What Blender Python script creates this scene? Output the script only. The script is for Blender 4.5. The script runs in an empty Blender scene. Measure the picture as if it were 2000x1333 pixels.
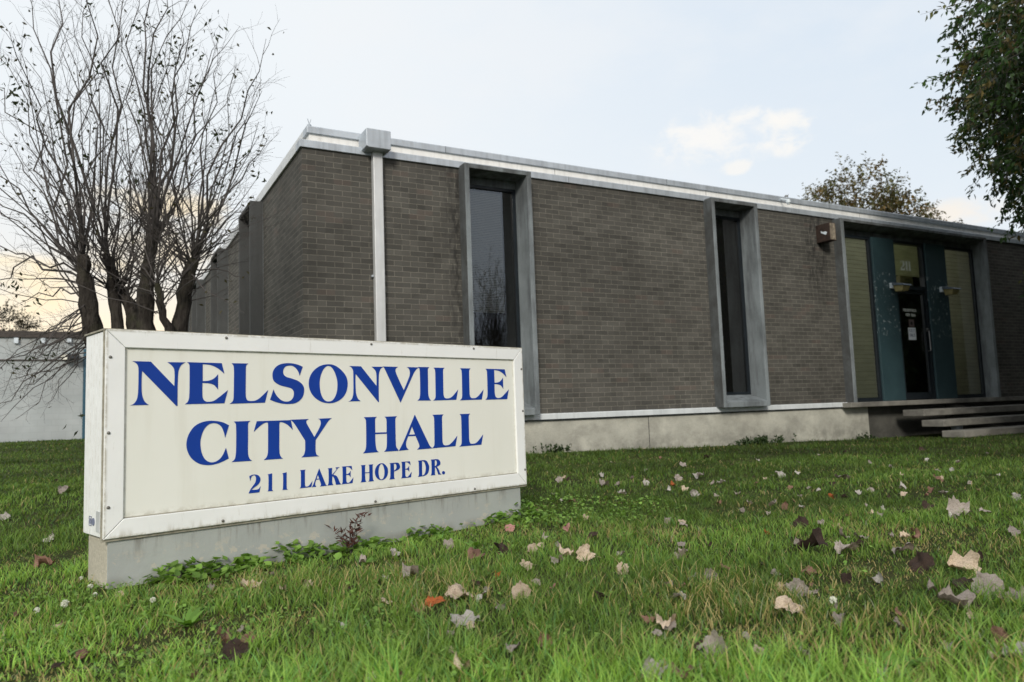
import bpy, bmesh, math, random
import numpy as np
from mathutils import Vector, Matrix

S = bpy.context.scene
COL = S.collection
rnd = random.Random(7)
NR = np.random.default_rng(11)

# ------------------------------------------------------------------ camera numbers
CAM = np.array([-2.0887, -8.7926, 0.7036])
RX = np.array([0.87698, -0.47915, -0.03558]); RU = np.array([-0.01361, -0.09886, 0.99501])
RF = np.array([0.48034, 0.87206, 0.09396])
FPX = 1476.33
def ray(x, y): return RF + (x - 1000) / FPX * RX - (y - 666.5) / FPX * RU
def at(x, y, r): return CAM + ray(x, y) * r

def sstep(a, b, v):
    t = np.clip((v - a) / (b - a), 0, 1); return t * t * (3 - 2 * t)
def gz(x, y):
    """height of the lawn"""
    x = np.asarray(x, float); y = np.asarray(y, float)
    b = 0.145 * np.clip((9.9 - x) / 7.0, 0, 1) * sstep(-4.2, -0.1, y)
    b = b + 0.17 * sstep(0.5, 16, y) * sstep(1.0, -1.0, x)
    near = np.exp(-(((x - CAM[0]) ** 2 + (y - CAM[1]) ** 2) / 300.0))
    return b + near * (0.012 * np.sin(1.7 * x + .6) * np.cos(1.3 * y) + 0.008 * np.sin(3.1 * y + x))
def ground_hit(px, py):
    z = 0.0
    for _ in range(6):
        d = ray(px, py); t = (z - CAM[2]) / d[2]; P = CAM + d * t; z = float(gz(P[0], P[1]))
    return P

# ------------------------------------------------------------------ object helpers
LOC = {}
def tag(o, label=None, cat=None, group=None, kind=None):
    if label: o['label'] = label
    if cat: o['category'] = cat
    if group: o['group'] = group
    if kind: o['kind'] = kind
    return o
def thing(name, label, cat, loc=(0, 0, 0), rotz=0, group=None):
    o = bpy.data.objects.new(name, None); COL.objects.link(o)
    o.location = loc; o.rotation_euler = (0, 0, rotz); o.empty_display_size = .1
    return tag(o, label, cat, group)
def rootof(o):
    while o.parent: o = o.parent
    return o
def link(name, me, mat, parent=None, bevel=0, smooth=False):
    o = bpy.data.objects.new(name, me); COL.objects.link(o)
    if mat is not None: me.materials.append(mat)
    if parent is not None: o.parent = parent
    if smooth:
        me.polygons.foreach_set('use_smooth', [True] * len(me.polygons))
    if bevel:
        m = o.modifiers.new('bevel', 'BEVEL'); m.width = bevel; m.segments = 2; m.limit_method = 'ANGLE'; m.angle_limit = .7
    return o
class MB:
    """collects simple solids, then links them as one mesh"""
    def __init__(s): s.v = []; s.f = []
    def add(s, vs, fs):
        n = len(s.v); s.v += [tuple(map(float, p)) for p in vs]; s.f += [tuple(i + n for i in q) for q in fs]; return s
    def box(s, x0, x1, y0, y1, z0, z1):
        return s.add([(x0,y0,z0),(x1,y0,z0),(x1,y1,z0),(x0,y1,z0),(x0,y0,z1),(x1,y0,z1),(x1,y1,z1),(x0,y1,z1)],
                     [(0,3,2,1),(4,5,6,7),(0,1,5,4),(1,2,6,5),(2,3,7,6),(3,0,4,7)])
    def prism(s, poly, axis, a, b):
        """poly: 2D points extruded along axis (0=x: poly is y,z; 1=y: poly is x,z; 2=z: poly is x,y)"""
        def mk(p, t):
            return (t, p[0], p[1]) if axis == 0 else ((p[0], t, p[1]) if axis == 1 else (p[0], p[1], t))
        n = len(poly)
        vs = [mk(p, a) for p in poly] + [mk(p, b) for p in poly]
        fs = [tuple(range(n))[::-1], tuple(range(n, 2 * n))] + [(i, (i + 1) % n, n + (i + 1) % n, n + i) for i in range(n)]
        return s.add(vs, fs)
    def tube(s, pts, rad, n=6, cap=True):
        P = [Vector(p) for p in pts]; base = len(s.v); k = len(P)
        up = Vector((.31, .17, .93)); vs = []; fs = []
        for i, p in enumerate(P):
            t = (P[min(i + 1, k - 1)] - P[max(i - 1, 0)])
            if t.length < 1e-9: t = Vector((0, 0, 1))
            t.normalize(); a = t.cross(up)
            if a.length < .05: a = t.cross(Vector((1, 0, 0)))
            a.normalize(); b = t.cross(a); r = rad[i] if hasattr(rad, '__len__') else rad
            for j in range(n):
                q = 2 * math.pi * j / n; vs.append(p + (a * math.cos(q) + b * math.sin(q)) * r)
        for i in range(k - 1):
            for j in range(n):
                fs.append((i*n+j, i*n+(j+1)%n, (i+1)*n+(j+1)%n, (i+1)*n+j))
        if cap: fs.append(tuple(range(n))[::-1]); fs.append(tuple((k-1)*n+j for j in range(n)))
        return s.add(vs, fs)
    def lathe(s, prof, c, n=20):
        """prof: (r,z) pairs around a vertical axis at c"""
        vs = []; fs = []; k = len(prof)
        for r, z in prof:
            for j in range(n):
                q = 2 * math.pi * j / n; vs.append((c[0] + r * math.cos(q), c[1] + r * math.sin(q), c[2] + z))
        for i in range(k - 1):
            for j in range(n): fs.append((i*n+j, i*n+(j+1)%n, (i+1)*n+(j+1)%n, (i+1)*n+j))
        fs.append(tuple(range(n))[::-1]); fs.append(tuple((k-1)*n+j for j in range(n)))
        return s.add(vs, fs)
    def build(s, name, mat, parent=None, bevel=0, smooth=False):
        me = bpy.data.meshes.new(name); v = s.v
        if parent is not None:
            r = rootof(parent); L = r.location
            if r.rotation_euler[2] == 0: v = [(x - L[0], y - L[1], z - L[2]) for x, y, z in v]
        me.from_pydata(v, [], s.f); me.update()
        bm = bmesh.new(); bm.from_mesh(me); bmesh.ops.recalc_face_normals(bm, faces=bm.faces); bm.to_mesh(me); bm.free()
        return link(name, me, mat, parent, bevel, smooth)
def BX(*a): return MB().box(*a)
def soup(name, V, faces, mat, parent=None, col=None, smooth=False):
    """V (n,3); faces: list of (m,k) int arrays"""
    me = bpy.data.meshes.new(name)
    V = np.asarray(V, np.float32)
    me.vertices.add(len(V)); me.vertices.foreach_set('co', V.ravel())
    idx = np.concatenate([f.ravel() for f in faces]).astype(np.int32)
    sizes = np.concatenate([np.full(len(f), f.shape[1]) for f in faces]).astype(np.int32)
    me.loops.add(len(idx)); me.loops.foreach_set('vertex_index', idx)
    me.polygons.add(len(sizes))
    me.polygons.foreach_set('loop_start', np.concatenate([[0], np.cumsum(sizes)[:-1]]).astype(np.int32))
    try: me.polygons.foreach_set('loop_total', sizes)
    except Exception: pass
    me.update(calc_edges=True)
    if col is not None:
        a = me.attributes.new('tint', 'FLOAT_COLOR', 'POINT')
        c = np.ones((len(V), 4), np.float32); c[:, :3] = col; a.data.foreach_set('color', c.ravel())
    return link(name, me, mat, parent, 0, smooth)

# ------------------------------------------------------------------ material helpers
class NT:
    def __init__(s, tree): s.t = tree; s.n = tree.nodes; s.l = tree.links
    def new(s, typ, **kw):
        n = s.n.new(typ)
        for k, v in kw.items(): setattr(n, k, v)
        return n
    def put(s, sock, v):
        if hasattr(v, 'is_output') or isinstance(v, bpy.types.NodeSocket): s.l.new(v, sock)
        elif v is not None:
            if hasattr(sock, 'default_value') and hasattr(sock.default_value, '__len__') and not hasattr(v, '__len__'):
                sock.default_value = [v] * len(sock.default_value)
            elif hasattr(v, '__len__') and len(v) == 3 and len(getattr(sock, 'default_value', [])) == 4: sock.default_value = (*v, 1)
            else: sock.default_value = v
    def m(s, op, a, b=None, c=None, clamp=False):
        n = s.new('ShaderNodeMath', operation=op); n.use_clamp = clamp
        s.put(n.inputs[0], a)
        if b is not None: s.put(n.inputs[1], b)
        if c is not None: s.put(n.inputs[2], c)
        return n.outputs[0]
    def vm(s, op, a, b=None, out=0):
        n = s.new('ShaderNodeVectorMath', operation=op); s.put(n.inputs[0], a)
        if b is not None: s.put(n.inputs[1], b)
        return n.outputs[out]
    def dot(s, a, b): return s.vm('DOT_PRODUCT', a, b, 1)
    def mix(s, f, a, b, blend='MIX'):
        n = s.new('ShaderNodeMix', data_type='RGBA', blend_type=blend); s.put(n.inputs[0], f); s.put(n.inputs[6], a); s.put(n.inputs[7], b); return n.outputs[2]
    def noise(s, vec, scale, detail=3, rough=.55, dist=0, out=0):
        n = s.new('ShaderNodeTexNoise'); s.put(n.inputs['Vector'], vec); n.inputs['Scale'].default_value = scale
        n.inputs['Detail'].default_value = detail; n.inputs['Roughness'].default_value = rough; n.inputs['Distortion'].default_value = dist
        return n.outputs[out]
    def mapr(s, v, a, b, c=0, d=1, smooth=False):
        n = s.new('ShaderNodeMapRange'); n.interpolation_type = 'SMOOTHSTEP' if smooth else 'LINEAR'
        s.put(n.inputs[0], v)
        for i, q in enumerate((a, b, c, d)): s.put(n.inputs[i + 1], q)
        return n.outputs[0]
    def scale(s, vec, k): return s.vm('MULTIPLY', vec, k)
    def sep(s, vec):
        n = s.new('ShaderNodeSeparateXYZ'); s.put(n.inputs[0], vec); return n.outputs
    def comb(s, x, y, z):
        n = s.new('ShaderNodeCombineXYZ')
        for i, q in enumerate((x, y, z)): s.put(n.inputs[i], q)
        return n.outputs[0]
    def bump(s, h, dist, strength=1):
        n = s.new('ShaderNodeBump'); s.put(n.inputs['Height'], h); n.inputs['Distance'].default_value = dist; n.inputs['Strength'].default_value = strength
        return n.outputs[0]
def mat(name):
    m = bpy.data.materials.new(name); m.use_nodes = True; t = NT(m.node_tree); t.n.clear()
    out = t.new('ShaderNodeOutputMaterial'); b = t.new('ShaderNodeBsdfPrincipled'); t.l.new(b.outputs[0], out.inputs[0])
    t.out = out; t.b = b
    geo = t.new('ShaderNodeNewGeometry'); t.pos = geo.outputs['Position']; t.nor = geo.outputs['Normal']
    return m, t
def plain(name, col, rough=.6, metal=0, var=.12, scale=6, streak=0, bump=0, grime=None, spec=.5):
    """paint / metal / concrete with uneven tone, vertical streaks and fine bump"""
    m, t = mat(name)
    n1 = t.noise(t.pos, scale, 5, .6)
    f = t.mapr(n1, .3, .7, 1 - var, 1 + var)
    c = t.mix(1, col, t.comb(f, f, f), 'MULTIPLY')
    if streak:
        n2 = t.noise(t.scale(t.pos, (9, 9, .55)), 1.6, 4, .65)
        g = t.mapr(n2, .42, .72, 0, streak, True)
        c = t.mix(g, c, grime or tuple(q * .35 for q in col))
    t.put(t.b.inputs['Base Color'], c)
    t.put(t.b.inputs['Roughness'], t.mapr(t.noise(t.pos, scale * 3, 3), .3, .7, max(.02, rough - .1), min(1, rough + .1)))
    t.b.inputs['Metallic'].default_value = metal; t.b.inputs['Specular IOR Level'].default_value = spec
    if bump: t.put(t.b.inputs['Normal'], t.bump(t.noise(t.pos, 90, 6, .7), bump))
    return m

# ---- brick
def make_brick():
    m, t = mat('brown_brick')
    P = t.sep(t.pos); N = t.sep(t.nor)
    side = t.m('GREATER_THAN', t.m('ABSOLUTE', N[0]), .5)
    u = t.m('ADD', t.m('MULTIPLY', P[1], side), t.m('MULTIPLY', P[0], t.m('SUBTRACT', 1, side)))
    vec = t.comb(t.m('ADD', u, .05), t.m('SUBTRACT', P[2], .669), 0)
    wob = t.scale(t.vm('SUBTRACT', t.noise(t.pos, 14, 2, out=1), (.5, .5, .5)), (.004, .004, .004))
    vec = t.vm('ADD', vec, wob)
    b = t.new('ShaderNodeTexBrick'); t.put(b.inputs['Vector'], vec)
    b.offset = .5; b.inputs['Scale'].default_value = 1
    b.inputs['Brick Width'].default_value = .2135; b.inputs['Row Height'].default_value = .06772; b.inputs['Mortar Size'].default_value = .0048
    b.inputs['Mortar Smooth'].default_value = .35; b.inputs['Bias'].default_value = -.25
    b.inputs['Color1'].default_value = (.084, .080, .070, 1); b.inputs['Color2'].default_value = (.055, .053, .047, 1); b.inputs['Mortar'].default_value = (.178, .167, .140, 1)
    # second brick layer, same joints, for more variety of tone (some reddish, some pale)
    idn = t.new('ShaderNodeTexWhiteNoise', noise_dimensions='2D')
    row = t.m('FLOOR', t.m('DIVIDE', t.sep(vec)[1], .06772))
    odd = t.m('MODULO', t.m('ABSOLUTE', row), 2)
    colm = t.m('FLOOR', t.m('ADD', t.m('DIVIDE', t.sep(vec)[0], .2135), t.m('MULTIPLY', odd, .5)))
    t.put(idn.inputs['Vector'], t.comb(colm, row, 0))
    w = idn.outputs['Value']
    tone = t.mapr(w, 0, 1, .88, 1.24)
    c = t.mix(1, b.outputs['Color'], t.comb(tone, tone, tone), 'MULTIPLY')
    red = t.m('GREATER_THAN', w, .965)
    c = t.mix(t.m('MULTIPLY', red, .3), c, (.10, .062, .05))
    pale = t.m('MULTIPLY', t.m('GREATER_THAN', t.noise(t.scale(t.pos, (1, 1, 3)), .9, 3), .55), .22)
    c = t.mix(t.m('MULTIPLY', pale, t.m('SUBTRACT', 1, b.outputs['Fac'])), c, (.105, .098, .088))
    big = t.mapr(t.noise(t.pos, .55, 4, .6), .35, .68, .80, 1.15)
    c = t.mix(1, c, t.comb(big, big, big), 'MULTIPLY')
    fine = t.mapr(t.noise(t.pos, 160, 4, .7), .3, .7, .84, 1.16)
    c = t.mix(1, c, t.comb(fine, fine, fine), 'MULTIPLY')
    # mould beside the first window and the run-off under the alarm box
    x, z = P[0], P[2]
    st = t.noise(t.scale(t.pos, (16, 16, 5)), 1, 5, .7)
    k1 = t.m('MULTIPLY', t.mapr(x, 1.72, 2.0, 0, 1, True), t.m('LESS_THAN', x, 2.2))
    k1 = t.m('MULTIPLY', k1, t.mapr(z, 1.2, 2.4, .35, 1))
    k2 = t.m('MULTIPLY', t.mapr(x, 8.5, 8.75, 0, 1, True), t.mapr(x, 9.25, 9.0, 0, 1, True)); k2 = t.m('MULTIPLY', k2, t.mapr(z, 1.9, 3.3, 0, 1, True))
    k = t.m('MULTIPLY', t.m('MULTIPLY', t.m('MAXIMUM', k1, k2), t.m('LESS_THAN', P[1], .3)), t.mapr(st, .42, .62, 0, .85, True))
    c = t.mix(k, c, (.022, .021, .02))
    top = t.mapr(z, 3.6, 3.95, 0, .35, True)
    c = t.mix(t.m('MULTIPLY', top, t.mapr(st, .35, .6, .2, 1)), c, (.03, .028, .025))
    t.put(t.b.inputs['Base Color'], c); t.b.inputs['Roughness'].default_value = .9; t.b.inputs['Specular IOR Level'].default_value = .25
    h = t.m('ADD', t.m('MULTIPLY', t.m('SUBTRACT', 1, b.outputs['Fac']), 1), t.m('MULTIPLY', t.noise(t.pos, 60, 5, .7), .35))
    t.put(t.b.inputs['Normal'], t.bump(h, .005))
    return m
def make_concrete(name, col, dark, zlo=None, stain=.7, streaky=True, lo=.40, hi=.64, algae_dark_side=False):
    m, t = mat(name)
    n = t.noise(t.pos, 2.2, 6, .62); f = t.mapr(n, .3, .7, .78, 1.18)
    c = t.mix(1, col, t.comb(f, f, f), 'MULTIPLY')
    sv = t.scale(t.pos, (4, 4, .7) if streaky else (1.3, 1.3, 2.2))
    st = t.mapr(t.noise(sv, 1.3, 6, .66), lo, hi, 0, stain, True)
    c = t.mix(st, c, dark)
    if algae_dark_side:
        P = t.sep(t.pos); nx = t.sep(t.nor)[0]; k = None
        for x in (2.04, 6.30, 9.34):
            q = t.m('LESS_THAN', t.m('ABSOLUTE', t.m('SUBTRACT', P[0], x)), .03); k = q if k is None else t.m('MAXIMUM', k, q)
        k = t.m('MULTIPLY', k, t.m('LESS_THAN', nx, -.5)); k = t.m('MULTIPLY', k, t.mapr(t.noise(t.pos, 3, 5, .7), .3, .7, .55, .95))
        k = t.m('MAXIMUM', k, t.m('MULTIPLY', t.m('LESS_THAN', P[0], -.005), .86))  # boxes of the side wall darkened evenly
        k = t.m('MAXIMUM', k, t.m('MULTIPLY', t.mapr(P[2], 3.3, 3.93, 0, .75, True), t.mapr(t.noise(t.scale(t.pos, (7, 7, 2)), 1, 5, .7), .35, .6, .35, 1)))
        c = t.mix(k, c, (.05, .049, .046))
    if zlo is not None:   # splash-back near the ground
        z = t.sep(t.pos)[2]
        g = t.m('MULTIPLY', t.mapr(z, zlo + .38, zlo, 0, .75, True), t.mapr(t.noise(t.pos, 5, 5, .7), .36, .62, .1, 1))
        c = t.mix(g, c, tuple(q * .42 for q in col))
    sp = t.mapr(t.noise(t.pos, 70, 5, .75), .3, .7, .82, 1.16)
    c = t.mix(1, c, t.comb(sp, sp, sp), 'MULTIPLY')
    t.put(t.b.inputs['Base Color'], c); t.b.inputs['Roughness'].default_value = .88; t.b.inputs['Specular IOR Level'].default_value = .3
    t.put(t.b.inputs['Normal'], t.bump(t.noise(t.pos, 55, 7, .75), .004))
    return m
def make_glass():
    m, t = mat('window_glass')
    tr = t.new('ShaderNodeBsdfTransparent'); tr.inputs[0].default_value = (.84, .86, .85, 1)
    gl = t.new('ShaderNodeBsdfGlossy'); gl.inputs['Roughness'].default_value = .015; gl.inputs[0].default_value = (1, 1, 1, 1)
    t.put(gl.inputs['Normal'], t.bump(t.noise(t.pos, 1.1, 2), .004, .6))
    fr = t.new('ShaderNodeFresnel'); fr.inputs[0].default_value = 1.5
    mx = t.new('ShaderNodeMixShader'); t.put(mx.inputs[0], t.m('MULTIPLY', fr.outputs[0], 2.4, clamp=True)); t.l.new(tr.outputs[0], mx.inputs[1]); t.l.new(gl.outputs[0], mx.inputs[2])
    t.l.new(mx.outputs[0], t.out.inputs[0]); return m
def leafmat(name, trans=.35, rough=.55, tint=None, objcol=False, spec=.3):
    m, t = mat(name)
    if objcol:
        oi = t.new('ShaderNodeObjectInfo'); c = oi.outputs['Color']
        tc = t.new('ShaderNodeTexCoord'); n = t.noise(tc.outputs['Object'], 30, 5, .7); f = t.mapr(n, .3, .7, .62, 1.3)
        c = t.mix(1, c, t.comb(f, f, f), 'MULTIPLY')
        n2 = t.noise(tc.outputs['Object'], 9, 3); c = t.mix(t.mapr(n2, .52, .66, 0, .5, True), c, t.mix(1, c, (.42, .36, .33), 'MULTIPLY'))
        g = t.new('ShaderNodeNewGeometry'); c = t.mix(t.m('MULTIPLY', g.outputs['Backfacing'], .55), c, t.mix(1, c, (.45, .36, .32), 'MULTIPLY'))
        t.put(t.b.inputs['Normal'], t.bump(t.noise(tc.outputs['Object'], 45, 4), .003))
    else:
        a = t.new('ShaderNodeAttribute', attribute_name='tint'); c = a.outputs['Color']
    t.put(t.b.inputs['Base Color'], c); t.b.inputs['Roughness'].default_value = rough; t.b.inputs['Specular IOR Level'].default_value = spec
    tl = t.new('ShaderNodeBsdfTranslucent'); t.put(tl.inputs[0], t.mix(1, c, (1.25, 1.3, .7), 'MULTIPLY'))
    mx = t.new('ShaderNodeMixShader'); mx.inputs[0].default_value = trans; t.l.new(t.b.outputs[0], mx.inputs[1]); t.l.new(tl.outputs[0], mx.inputs[2])
    t.l.new(mx.outputs[0], t.out.inputs[0]); return m
def make_bark():
    m, t = mat('bark')
    n = t.noise(t.scale(t.pos, (14, 14, 3)), 1.5, 6, .7); c = t.mix(t.mapr(n, .35, .65), (.018, .015, .013), (.078, .068, .058))
    moss = t.mapr(t.noise(t.pos, 2.6, 4), .5, .66, 0, .5, True); c = t.mix(moss, c, (.055, .06, .03))
    t.put(t.b.inputs['Base Color'], c); t.b.inputs['Roughness'].default_value = .95; t.b.inputs['Specular IOR Level'].default_value = .15
    t.put(t.b.inputs['Normal'], t.bump(n, .05)); return m
def make_ground():
    m, t = mat('lawn_soil')
    n = t.noise(t.pos, 1.1, 6, .65); n2 = t.noise(t.pos, 26, 5, .75)
    c = t.mix(t.mapr(n2, .3, .7), (.020, .026, .010), (.06, .075, .022))
    c = t.mix(t.mapr(n, .5, .68, 0, .6, True), c, (.085, .075, .035))
    t.put(t.b.inputs['Base Color'], c); t.b.inputs['Roughness'].default_value = 1; t.b.inputs['Specular IOR Level'].default_value = .1
    t.put(t.b.inputs['Normal'], t.bump(n2, .03)); return m
def make_teal():
    m, t = mat('peeling_teal_paint')
    n = t.noise(t.pos, 3, 5, .6); c = t.mix(t.mapr(n, .3, .7), (.019, .043, .051), (.029, .061, .070))
    s = t.noise(t.scale(t.pos, (20, 20, 13)), 1, 5, .7, .6); z = t.sep(t.pos)[2]
    zone = t.m('MULTIPLY', t.mapr(z, 1.3, 1.9, .55, 1), t.mapr(z, 3.5, 3.0, .55, 1))
    chip = t.m('GREATER_THAN', t.m('MULTIPLY', s, zone), .615)
    c = t.mix(t.m('MULTIPLY', chip, .8), c, (.42, .47, .48))
    scr = t.m('GREATER_THAN', t.noise(t.scale(t.pos, (30, 30, 6)), 1.4, 4, .8), .70)
    c = t.mix(t.m('MULTIPLY', scr, .35), c, (.2, .26, .27))
    t.put(t.b.inputs['Base Color'], c); t.b.inputs['Roughness'].default_value = .55; return m
def make_signface():
    m, t = mat('cream_acrylic')
    n = t.noise(t.pos, 1.6, 4); c = t.mix(t.mapr(n, .3, .7), (.775, .775, .70), (.82, .82, .755))
    n3 = t.noise(t.scale(t.pos, (5, 5, .5)), 2, 4, .6); c = t.mix(t.mapr(n3, .52, .75, 0, .22, True), c, (.60, .58, .48))
    sp = t.m('GREATER_THAN', t.noise(t.pos, 60, 3, .8), .78); c = t.mix(t.m('MULTIPLY', sp, .4), c, (.45, .43, .36))
    o = t.sep(t.new('ShaderNodeTexCoord').outputs['Object'])
    ex = t.m('MINIMUM', t.m('SUBTRACT', o[0], .081), t.m('SUBTRACT', 2.507, o[0])); ez = t.m('SUBTRACT', o[2], .300); et = t.m('SUBTRACT', 1.052, o[2])
    nz = t.noise(t.pos, 22, 6, .75)
    for e, wd, am in ((ez, .035, .5), (ex, .018, .4), (et, .015, .4)):
        gk = t.m('MULTIPLY', t.mapr(e, wd, 0, 0, 1, True), t.mapr(nz, .40, .62, .05, am, True)); c = t.mix(gk, c, (.36, .33, .25))
    t.put(t.b.inputs['Base Color'], c); t.b.inputs['Roughness'].default_value = .34; t.b.inputs['Specular IOR Level'].default_value = .4
    return m
def make_signframe():
    m, t = mat('white_enamel')
    n = t.noise(t.pos, 2.4, 4); c = t.mix(t.mapr(n, .3, .7), (.81, .82, .805), (.87, .875, .86))
    s = t.noise(t.scale(t.pos, (22, 22, 3)), 1.4, 6, .75); c = t.mix(t.mapr(s, .60, .74, 0, .5, True), c, (.46, .44, .37))
    scr = t.m('GREATER_THAN', t.noise(t.scale(t.pos, (5, 5, 60)), 2, 3, .8), .73); c = t.mix(t.m('MULTIPLY', scr, .3), c, (.55, .55, .53))
    o = t.sep(t.new('ShaderNodeTexCoord').outputs['Object']); nz = t.noise(t.scale(t.pos, (9, 9, 9)), 2, 6, .75)
    ex = t.m('MINIMUM', o[0], t.m('SUBTRACT', 2.588, o[0])); ez = t.m('MINIMUM', t.m('SUBTRACT', o[2], .2189), t.m('SUBTRACT', 1.1329, o[2]))
    fy = t.mapr(t.m('ABSOLUTE', t.sep(t.new('ShaderNodeTexCoord').outputs['Normal'])[1]), .4, .6, .12, 1)
    gk = t.m('MULTIPLY', t.m('MULTIPLY', fy, t.mapr(t.m('MINIMUM', ex, ez), .016, .0, 0, 1, True)), t.mapr(nz, .38, .62, .12, .85, True)); c = t.mix(gk, c, (.34, .31, .23))
    lo = t.m('MULTIPLY', t.mapr(t.m('SUBTRACT', o[2], .2189), .05, 0, 0, .6, True), t.mapr(t.noise(t.scale(t.pos, (14, 14, 2)), 1.2, 5, .7), .48, .66, 0, 1, True)); c = t.mix(lo, c, (.42, .39, .31))
    t.put(t.b.inputs['Base Color'], c); t.b.inputs['Roughness'].default_value = .42
    t.put(t.b.inputs['Normal'], t.bump(t.noise(t.pos, 5, 3), .003)); return m
def make_base():
    m, t = mat('grey_painted_base')
    n = t.noise(t.pos, 3, 5, .6); c = t.mix(t.mapr(n, .3, .7), (.33, .35, .335), (.40, .42, .395))
    z = t.sep(t.pos)[2]
    p = t.m('MULTIPLY', t.m('GREATER_THAN', t.noise(t.scale(t.pos, (8, 8, 11)), 1.6, 5, .72), .585), t.mapr(z, .19, .08, 0, 1))
    c = t.mix(t.m('MULTIPLY', p, .75), c, (.50, .46, .38))
    d = t.noise(t.scale(t.pos, (24, 24, 2.4)), 1, 5, .7); g = t.m('MULTIPLY', t.mapr(d, .5, .68, 0, .8, True), t.mapr(z, .10, .235, 0, 1))
    c = t.mix(g, c, (.13, .11, .085))
    lo = t.m('MULTIPLY', t.mapr(z, .07, .0, 0, .6, True), t.mapr(t.noise(t.pos, 9, 5), .4, .6)); c = t.mix(lo, c, (.16, .15, .12))
    t.put(t.b.inputs['Base Color'], c); t.b.inputs['Roughness'].default_value = .6
    t.put(t.b.inputs['Normal'], t.bump(t.noise(t.pos, 40, 5, .7), .0015)); return m
def make_block():
    m, t = mat('white_painted_block')
    P = t.sep(t.pos); b = t.new('ShaderNodeTexBrick'); t.put(b.inputs['Vector'], t.comb(P[0], P[2], 0)); b.inputs['Scale'].default_value = 1
    b.inputs['Brick Width'].default_value = .4; b.inputs['Row Height'].default_value = .2; b.inputs['Mortar Size'].default_value = .008; b.inputs['Mortar Smooth'].default_value = .6
    b.inputs['Color1'].default_value = (.37, .40, .40, 1); b.inputs['Color2'].default_value = (.395, .42, .42, 1); b.inputs['Mortar'].default_value = (.335, .36, .36, 1)
    n = t.mapr(t.noise(t.pos, .9, 5), .3, .7, .85, 1.12); c = t.mix(1, b.outputs[0], t.comb(n, n, n), 'MULTIPLY')
    d = t.m('MULTIPLY', t.mapr(P[2], 3.2, 3.75, 0, .5, True), t.mapr(t.noise(t.scale(t.pos, (3, 3, 1)), 1, 4), .4, .6)); c = t.mix(d, c, (.22, .2, .16))
    t.put(t.b.inputs['Base Color'], c); t.b.inputs['Roughness'].default_value = .8; return m

def make_shade():
    m, t = mat('olive_fabric_blind')
    n = t.mapr(t.noise(t.scale(t.pos, (1, 1, 6)), 3, 4), .3, .7, .88, 1.1); c = t.mix(1, (.60, .63, .47), t.comb(n, n, n), 'MULTIPLY')
    z = t.sep(t.pos)[2]; ln = t.m('LESS_THAN', t.m('MODULO', z, .05), .006); c = t.mix(t.m('MULTIPLY', ln, .25), c, (.3, .3, .2))
    t.put(t.b.inputs['Base Color'], c); t.b.inputs['Roughness'].default_value = .9
    tl = t.new('ShaderNodeBsdfTranslucent'); t.put(tl.inputs[0], c); mx = t.new('ShaderNodeMixShader'); mx.inputs[0].default_value = .5
    t.l.new(t.b.outputs[0], mx.inputs[1]); t.l.new(tl.outputs[0], mx.inputs[2]); t.l.new(mx.outputs[0], t.out.inputs[0]); return m
def make_lit():
    m, t = mat('lit_lamp'); e = t.new('ShaderNodeEmission'); e.inputs[0].default_value = (1, .82, .38, 1); e.inputs[1].default_value = 2.0
    t.l.new(e.outputs[0], t.out.inputs[0]); return m
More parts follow.
